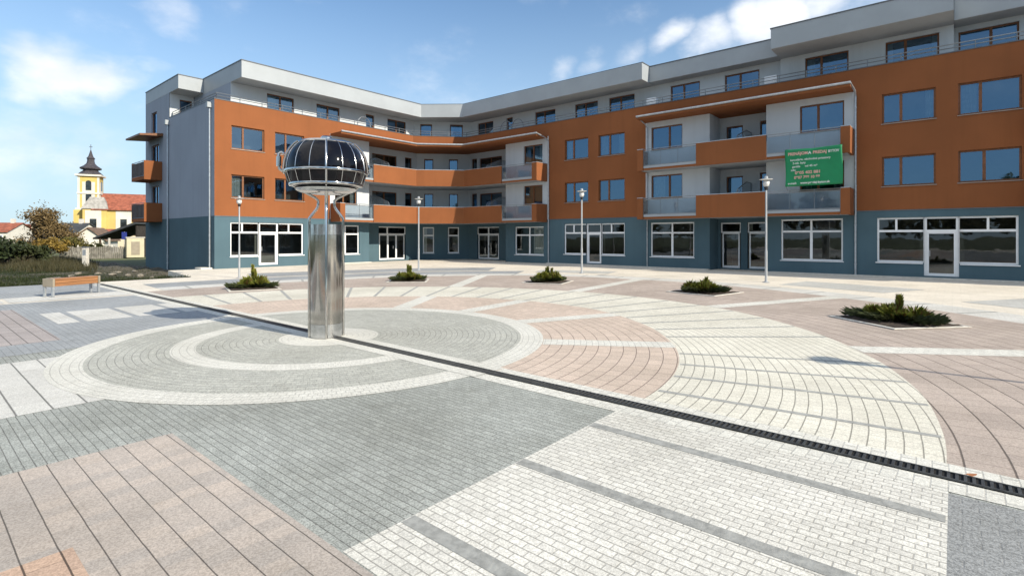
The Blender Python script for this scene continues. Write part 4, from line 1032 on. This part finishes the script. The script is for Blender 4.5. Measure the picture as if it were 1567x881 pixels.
# nave behind the tower runs along +x local
mb = MB(); mb.box(tw - .5, 24, -5., 7., -.6, 9.4); mb.poly([(24, -5, 9.4), (24, 7, 9.4), (24, 1, 13.4)]); mb.poly([(tw - .5, -5, 9.4), (tw - .5, 7, 9.4), (tw - .5, 1, 13.4)]); mb.build('nave', m_yel, ch)
r = MB()
for s in (-1, 1): r.hexa([(tw - 1.0, 1, 13.4), (24.4, 1, 13.4), (24.4, 1 + s * 6.6, 8.9), (tw - 1.0, 1 + s * 6.6, 8.9), (tw - 1.0, 1, 13.7), (24.4, 1, 13.7), (24.4, 1 + s * 6.6, 9.2), (tw - 1.0, 1 + s * 6.6, 9.2)])
r.build('roof', m_red, ch)
mb = MB(); mb.hexa([(-1.0, -5.6, 9.2), (tw + 2.6, -5.6, 9.2), (tw + 2.6, -2.6, 9.2), (-1.0, -2.6, 9.2), (0.6, -3.6, 12.4), (tw + 1.2, -3.6, 12.4), (tw + 1.2, -2.7, 12.4), (.6, -2.7, 12.4)]); mb.build('aisle_roof', plain('lead_roof', (.30, .29, .27), .7, var=.25, vscale=1.5), ch)
mb = MB(); mb.box(-.6, tw + 2.2, -5.3, -2.5, -.6, 9.2); mb.build('aisle', m_yel, ch)
for u in (1.6, 8., 13.5, 19.):
    yy = -5.3 if u < 5 else -5.
    q = MB(); q.box(u - 1.7, u + 1.7, yy - .06, yy - .004, 2., 8.8); q.build('wall_panel', m_lime, ch)
    q = MB(); q.box(u - .7, u + .7, yy - .10, yy - .065, 4.2, 6.6); q.build('window', M['darkpane'], ch)

# dark open shed, cream box, sign, fence, concrete post
sx, sy = at(196, 65); sh = empty('open_shed', (sx, sy, 0), 'dark open shed with sloping black roof beside the end of the apartment building', 'shed', None, R(40.2))
mb = MB(); mb.hexa([(-2.8, -2, 1.55), (2.4, -2, 3.4), (2.4, 3, 3.4), (-2.8, 3, 1.55), (-2.8, -2, 1.75), (2.4, -2, 3.7), (2.4, 3, 3.7), (-2.8, 3, 1.75)]); mb.build('roof', m_dkroof, sh)
mb = MB(); mb.box(-2.3, 2.2, 2.6, 2.8, -.6, 1.7); mb.box(2.1, 2.25, -1.6, 2.6, -.6, 3.2); mb.build('wall', plain('dark_boards', (.035, .03, .026), .9, var=.3, vscale=4), sh)
for u in (-2.2, -1.1, 1.9):
    mb = MB(); mb.box(u - .08, u + .08, -1.7, -1.54, -.6, 1.7); mb.build('post', M['kerb'] if u == -1.1 else M['bark'], sh)
sx, sy = at(206.5, 60); cb = empty('utility_box', (sx, sy, 0), 'cream painted masonry utility box standing in front of the dark shed', 'utility box', None, R(40.2 + 42))
mb = MB(); mb.box(-.82, .82, -.5, .5, -.5, 1.72); mb.build('body', plaster('stained_cream', (.50, .46, .33), .2), cb, bevel=.02)
mb = MB(); mb.box(-.9, .9, -.58, .58, 1.722, 1.82); mb.build('roof', M['kerb'], cb)
mb = MB(); mb.box(-.4, .4, -.53, -.503, -.2, 1.3); mb.build('door', M['cream'], cb)
sx, sy = at(190.5, 61); sg_ = empty('road_sign', (sx, sy, 0), 'small blue road sign on a grey post before the dark shed', 'sign', None, R(40.2))
mb = MB(); mb.tube([(0, 0, -.5), (0, 0, 2.45)], .03, 6); mb.build('post', M['steel'], sg_)
mb = MB(); mb.box(-.3, .3, -.05, -.03, 1.55, 2.4); mb.build('plate', plain('sign_blue', (.03, .045, .24), .4), sg_, bevel=.005)
sx, sy = at(131, 38); pz = empty('concrete_post', (sx, sy, 0), 'short grey concrete meter pillar standing in the rough grass', 'pillar', None, R(40.2))
mb = MB(); mb.box(-.17, .17, -.12, .12, -.5, 1.05); mb.build('body', M['kerb'], pz, bevel=.015)
mb = MB(); mb.box(-.2, .2, -.15, .15, 1.052, 1.12); mb.build('cap', M['trim'], pz); mb = MB(); mb.box(-.11, .11, -.135, -.122, .5, .9); mb.build('door', M['steel'], pz)
fx0, fx1 = at(92, 56), at(196, 60); fe = empty('board_fence', (*fx0, 0), 'low grey weathered board fence in front of the houses', 'fence')
F, L = frame2(fx0, fx1)
mb = MB(); rr = random.Random(5); u = 0
while u < L: mb.fbox(F, u, u + .16, 0, .03, -.6, .75 + rr.uniform(-.06, .06)); u += .19
mb.build('boards', plain('weathered_boards', (.17, .16, .14), .9, var=.3, vscale=3), fe, (*fx0, 0))
for i in range(5):
    mb = MB(); mb.fbox(F, L * i / 4 - .06, L * i / 4 + .06, -.14, -.02, -.6, .95); mb.build('post', M['kerb'], fe, (*fx0, 0))

# rubble in the grass
rr = random.Random(11)
for i, (px, Y) in enumerate([(72, 26), (80, 25.5), (88, 27), (66, 24), (150, 29), (160, 30), (172, 28.5), (182, 30.5), (196, 29), (205, 31), (176, 33), (215, 28), (232, 26.5), (250, 26.2), (262, 25.6), (120, 31), (110, 28)]):
    x, y = at(px, Y)
    if y > 11.2: continue
    bm = bmesh.new(); bmesh.ops.create_icosphere(bm, subdivisions=2, radius=.5)
    sc = (rr.uniform(.2, .6), rr.uniform(.2, .4), rr.uniform(.1, .22))
    for v in bm.verts: v.co = Vector((v.co.x * sc[0], v.co.y * sc[1], v.co.z * sc[2])) * rr.uniform(.85, 1.15)
    me = bpy.data.meshes.new('rubble_stone'); bm.to_mesh(me); bm.free(); me.materials.append(M['rubble'])
    o = bpy.data.objects.new('rubble_stone', me); COL.objects.link(o); o.location = (x, y, hgt(x, y) + .05); o.rotation_euler = (0, 0, rr.uniform(0, 3))
    tag(o, 'pale lump of building rubble lying in the rough grass left of the building', 'stone', 'rubble lying in the rough grass')

# a fallen leaf on the drain
mb = MB(); mb.poly([(-.07, 0, .012), (-.02, -.035, .004), (.05, -.02, .01), (.085, .005, .016), (.04, .03, .006), (-.03, .032, .012)]); mb.poly([(-.07, 0, .011), (-.1, -.012, .014), (-.1, -.008, .015)])
o = mb.build('fallen_leaf', plain('dry_leaf', (.30, .13, .06), .7, var=.2, vscale=20)); o.location = (.10, 5.20, .022); o.rotation_euler = (0, 0, .7); o.scale = (.55, .55, .8)
sm = o.modifiers.new('t', 'SOLIDIFY'); sm.thickness = .003
tag(o, 'single dry orange leaf lying on the drain grate at the right', 'leaf')

# trees and bushes
def leaf(mb, rr, p, s):
    a = Vector((rr.gauss(0, 1), rr.gauss(0, 1), rr.gauss(0, 1))).normalized(); b = a.orthogonal().normalized(); b.rotate(Matrix.Rotation(rr.uniform(0, 6.28), 3, a))
    c = a.cross(b); i = len(mb.v)
    mb.v += [tuple(p - b * s), tuple(p + c * s * .55), tuple(p + b * s), tuple(p - c * s * .55)]; mb.f.append((i, i + 1, i + 2, i + 3))
def tree(name, px, Y, zb, h, cw_, c1, c2, lb, group, seed, n=2600, ls=.14, sparse=.5, trunk=.28, cat='tree'):
    rr = random.Random(seed); x, y = at(px, Y); e = empty(name, (x, y, zb), lb, cat, group)
    br = MB(); tips = []
    def grow(p, d, L, r, lev):
        pts = [p]; q = p.copy(); dd = d.copy()
        for k in range(3):
            dd = (dd + Vector((rr.gauss(0, .16), rr.gauss(0, .16), rr.gauss(.03, .08)))).normalized(); q = q + dd * L / 3; pts.append(q.copy())
            if lev >= 2: tips.append(q.copy())
        br.tube([tuple(v) for v in pts], [r, r * .85, r * .7, r * .5], 6 if lev < 2 else 4, False)
        if lev < 4:
            for k in range(rr.choice((3, 3, 4)) if lev < 3 else 2):
                a = rr.uniform(0, 6.283); o = dd.orthogonal().normalized(); o.rotate(Matrix.Rotation(a, 3, dd))
                nd = (dd * rr.uniform(.55, 1.) + o * rr.uniform(.5, 1.) * (1.25 if lev == 0 else 1.)).normalized()
                b_ = pts[rr.choice((2, 3, 3))]; grow(b_, nd, L * rr.uniform(.62, .85), r * .52, lev + 1)
    for k in range(3 if cat == 'bush' else 1):
        grow(Vector((rr.uniform(-.3, .3) if cat == 'bush' else 0, 0, 0)), Vector((rr.gauss(0, .25 if cat == 'bush' else .05), rr.gauss(0, .2 if cat == 'bush' else .05), 1)).normalized(), h * trunk, h * .03, 0)
    mx = max(t.z for t in tips); sw = max(math.hypot(t.x, t.y) for t in tips)
    ks, kz = cw_ / sw, h / mx
    br.v = [(v[0] * ks if v[2] > h * .1 else v[0], v[1] * ks if v[2] > h * .1 else v[1], v[2] * kz) for v in br.v]
    tips = [Vector((t.x * ks, t.y * ks, t.z * kz)) for t in tips]
    br.build('trunk', M['bark'], e)
    lf = MB(); keep = [t for t in tips if rr.random() < sparse]
    for k in range(n):
        t = rr.choice(keep); leaf(lf, rr, t + Vector((rr.gauss(0, .38), rr.gauss(0, .38), rr.gauss(0, .27))) * (h / 6), ls * rr.uniform(.6, 1.3))
    lf.build('crown', leafmat(name + '_leaves', c1, c2), e); return e
tree('autumn_tree', 54, 60, -.5, 5.9, 3.9, (.075, .05, .020), (.20, .14, .06), 'spreading half bare autumn tree with brown and olive leaves', None, 3, 11000, .12, .9, .26)
tree('leafy_bush', 8, 40, -.5, 2.3, 2.7, (.012, .02, .008), (.04, .055, .02), 'dark green bush at the far left edge of the field', 'bushes at the edge of the field', 5, 3000, .14, .9, .3, 'bush')
tree('leafy_bush', 36, 42, -.5, 1.9, 2.0, (.014, .022, .010), (.05, .06, .02), 'dark bush just left of the autumn tree trunk', 'bushes at the edge of the field', 6, 2600, .14, .9, .3, 'bush')
tree('leafy_bush', 78, 54, -.5, 2.2, 2.3, (.09, .06, .012), (.27, .18, .035), 'golden yellow bush below the autumn tree', 'bushes at the edge of the field', 8, 2600, .13, .9, .3, 'bush')
tree('leafy_bush', 108, 58, -.5, 2.3, 2.5, (.05, .05, .014), (.14, .12, .03), 'olive bush left of the concrete pillar', 'bushes at the edge of the field', 9, 2400, .14, .9, .3, 'bush')
tree('leafy_bush', 145, 62, -.5, 1.7, 2.2, (.025, .035, .012), (.07, .08, .025), 'low green bush behind the board fence', 'bushes at the edge of the field', 10, 2000, .13, .9, .3, 'bush')
# far-off woods, all round
def wood_belt(name, pts, hmin, hmax, lb, seed, n):
    rr = random.Random(seed); mb = MB(); tot = [math.dist(a, b) for a, b in zip(pts, pts[1:])]
    bumps = [(rr.random(), rr.uniform(hmin, hmax), rr.uniform(4, 9)) for _ in range(int(sum(tot) / 5))]
    def P(t):
        d = t * sum(tot)
        for (a, b), L in zip(zip(pts, pts[1:]), tot):
            if d <= L: return (a[0] + (b[0] - a[0]) * d / L, a[1] + (b[1] - a[1]) * d / L)
            d -= L
        return pts[-1]
    for k in range(n):
        t, h, w = rr.choice(bumps); x, y = P(t); a, el = rr.uniform(0, 6.283), math.asin(rr.uniform(-.2, 1)); q = rr.uniform(.6, 1)
        leaf(mb, rr, Vector((x + w * .6 * q * math.cos(a) * math.cos(el), y + w * .6 * q * math.sin(a) * math.cos(el), -.5 + h * .45 + h * .55 * q * math.sin(el))), rr.uniform(.4, .9))
    o = mb.build(name, leafmat(name + '_leaves', (.022, .03, .012), (.075, .075, .03))); return tag(o, lb, None, None, 'stuff')
wood_belt('distant_trees', [at(-150, 200), at(60, 230), at(240, 190)], 3, 6, 'far-off low wood behind the village', 1, 6000)
wood_belt('tree_belt', [(25, -30), (23, -5), (24, 18)], 8, 11, 'row of trees on the far side of the square, seen in the window panes', 2, 9000)
wood_belt('tree_belt_south', [(-60, -48), (0, -42), (60, -46)], 7, 12, 'trees behind the viewpoint, seen in the shop windows', 4, 8000)

# ------------------------------------------------------------------ sky, sun, camera
SUN_AZ = math.atan2(.995, .095); SUN_EL = R(30)
w = bpy.data.worlds.new('World'); scene.world = w; w.use_nodes = True
n = w.node_tree; bg = n.nodes['Background']
sky = N(n, 'ShaderNodeTexSky', sky_type='NISHITA'); sky.sun_disc = False; sky.sun_elevation = SUN_EL; sky.sun_rotation = SUN_AZ
sky.air_density = 1.0; sky.dust_density = .4; sky.ozone_density = 1.0; sky.altitude = 100
tc = N(n, 'ShaderNodeTexCoord'); dirv = tc.outputs['Generated']
def skydir(px, py):
    x, y = cw((px - 783.5) / FPX, 1.); return Vector((x, y, (363 - py) / FPX)).normalized()
blobs = [(105, 105, .095, 1.), (150, 112, .075, .95), (60, 125, .07, .75), (10, 215, .14, .6), (210, 100, .05, .45), (120, 250, .12, .5), (215, 160, .1, .4), (270, 8, .08, .55), (485, 18, .05, .5), (180, 40, .07, .4),
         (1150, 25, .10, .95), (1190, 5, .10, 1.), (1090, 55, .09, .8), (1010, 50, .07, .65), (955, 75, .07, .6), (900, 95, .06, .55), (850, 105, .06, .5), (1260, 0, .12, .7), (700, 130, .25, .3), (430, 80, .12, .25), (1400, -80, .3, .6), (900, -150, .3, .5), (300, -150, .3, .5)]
acc = None
mpn = N(n, 'ShaderNodeMapping'); mpn.inputs['Scale'].default_value = (1, 1, 1.7); n.links.new(dirv, mpn.inputs[0])
wn = N(n, 'ShaderNodeTexNoise'); wn.inputs['Scale'].default_value = 5; wn.inputs['Detail'].default_value = 5; n.links.new(mpn.outputs[0], wn.inputs['Vector'])
wsub = N(n, 'ShaderNodeVectorMath', operation='SUBTRACT'); n.links.new(wn.outputs['Color'], wsub.inputs[0]); wsub.inputs[1].default_value = (.5, .5, .5)
wsc = N(n, 'ShaderNodeVectorMath', operation='SCALE'); wsc.inputs['Scale'].default_value = .16; n.links.new(wsub.outputs[0], wsc.inputs[0])
wad = N(n, 'ShaderNodeVectorMath', operation='ADD'); n.links.new(dirv, wad.inputs[0]); n.links.new(wsc.outputs[0], wad.inputs[1])
for px, py, r_, wt in blobs:
    d = N(n, 'ShaderNodeVectorMath', operation='DISTANCE'); n.links.new(wad.outputs[0], d.inputs[0]); d.inputs[1].default_value = skydir(px, py)
    v = ramp(n, d.outputs['Value'], 0., r_, wt, 0.)
    acc = v if acc is None else math_(n, 'MAXIMUM', acc, v)
for dv, r_, wt in (((.1, -.6, .8), 1.05, 1.5), ((-.5, -.35, .8), .6, 1.3), ((.88, .42, .22), .5, 1.1), ((.8, .55, .35), .35, 1.)):  # out-of-view clouds, added to fill the shaded right facade and brighten left panes
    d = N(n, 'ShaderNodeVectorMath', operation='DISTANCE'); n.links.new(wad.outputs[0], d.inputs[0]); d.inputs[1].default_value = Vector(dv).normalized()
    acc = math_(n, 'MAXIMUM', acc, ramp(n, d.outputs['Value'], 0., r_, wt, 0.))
fb = noise(n, mpn.outputs[0], 9, 9, .6)
tot = math_(n, 'ADD', acc, math_(n, 'MULTIPLY', math_(n, 'SUBTRACT', fb, .5), .95))
mask = ramp(n, tot, .20, 1.02, 0., .95)
# the hazy lower sky
spz = N(n, 'ShaderNodeSeparateXYZ'); n.links.new(dirv, spz.inputs[0])
hazef = ramp(n, spz.outputs[2], 0., .48, .85, 0.05)
skyc = mix(n, mix(n, sky.outputs[0], (.83, 1.05, 1.2), 1., 'MULTIPLY'), (3.9, 5.1, 6.1), hazef)
shade = ramp(n, noise(n, mpn.outputs[0], 7, 6), .35, .7)
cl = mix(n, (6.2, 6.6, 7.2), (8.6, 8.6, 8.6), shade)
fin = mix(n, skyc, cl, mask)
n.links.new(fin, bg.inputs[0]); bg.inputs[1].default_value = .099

L = bpy.data.lights.new('sun', 'SUN'); L.energy = 4.35; L.angle = R(.5); L.color = (1., .90, .74)
so = bpy.data.objects.new('sun', L); COL.objects.link(so)
sd = Vector((math.sin(SUN_AZ) * math.cos(SUN_EL), math.cos(SUN_AZ) * math.cos(SUN_EL), math.sin(SUN_EL)))
so.rotation_euler = sd.to_track_quat('Z', 'Y').to_euler(); so.location = (30, 0, 40)
cam = bpy.data.cameras.new('camera'); cam.sensor_width = 36; cam.lens = FPX / 1567 * 36; cam.shift_y = -77.5 / 1567; cam.clip_end = 5000; cam.clip_start = .05
co = bpy.data.objects.new('camera', cam); COL.objects.link(co); co.location = (0, 0, EYE); co.rotation_euler = (R(90), 0, math.atan2(SA, CA))
scene.camera = co
vs = scene.view_settings; vs.view_transform = 'Standard'; vs.look = 'None'; vs.gamma = 1; vs.use_curve_mapping = False; vs.exposure = .6
scene.cycles.max_bounces = 8
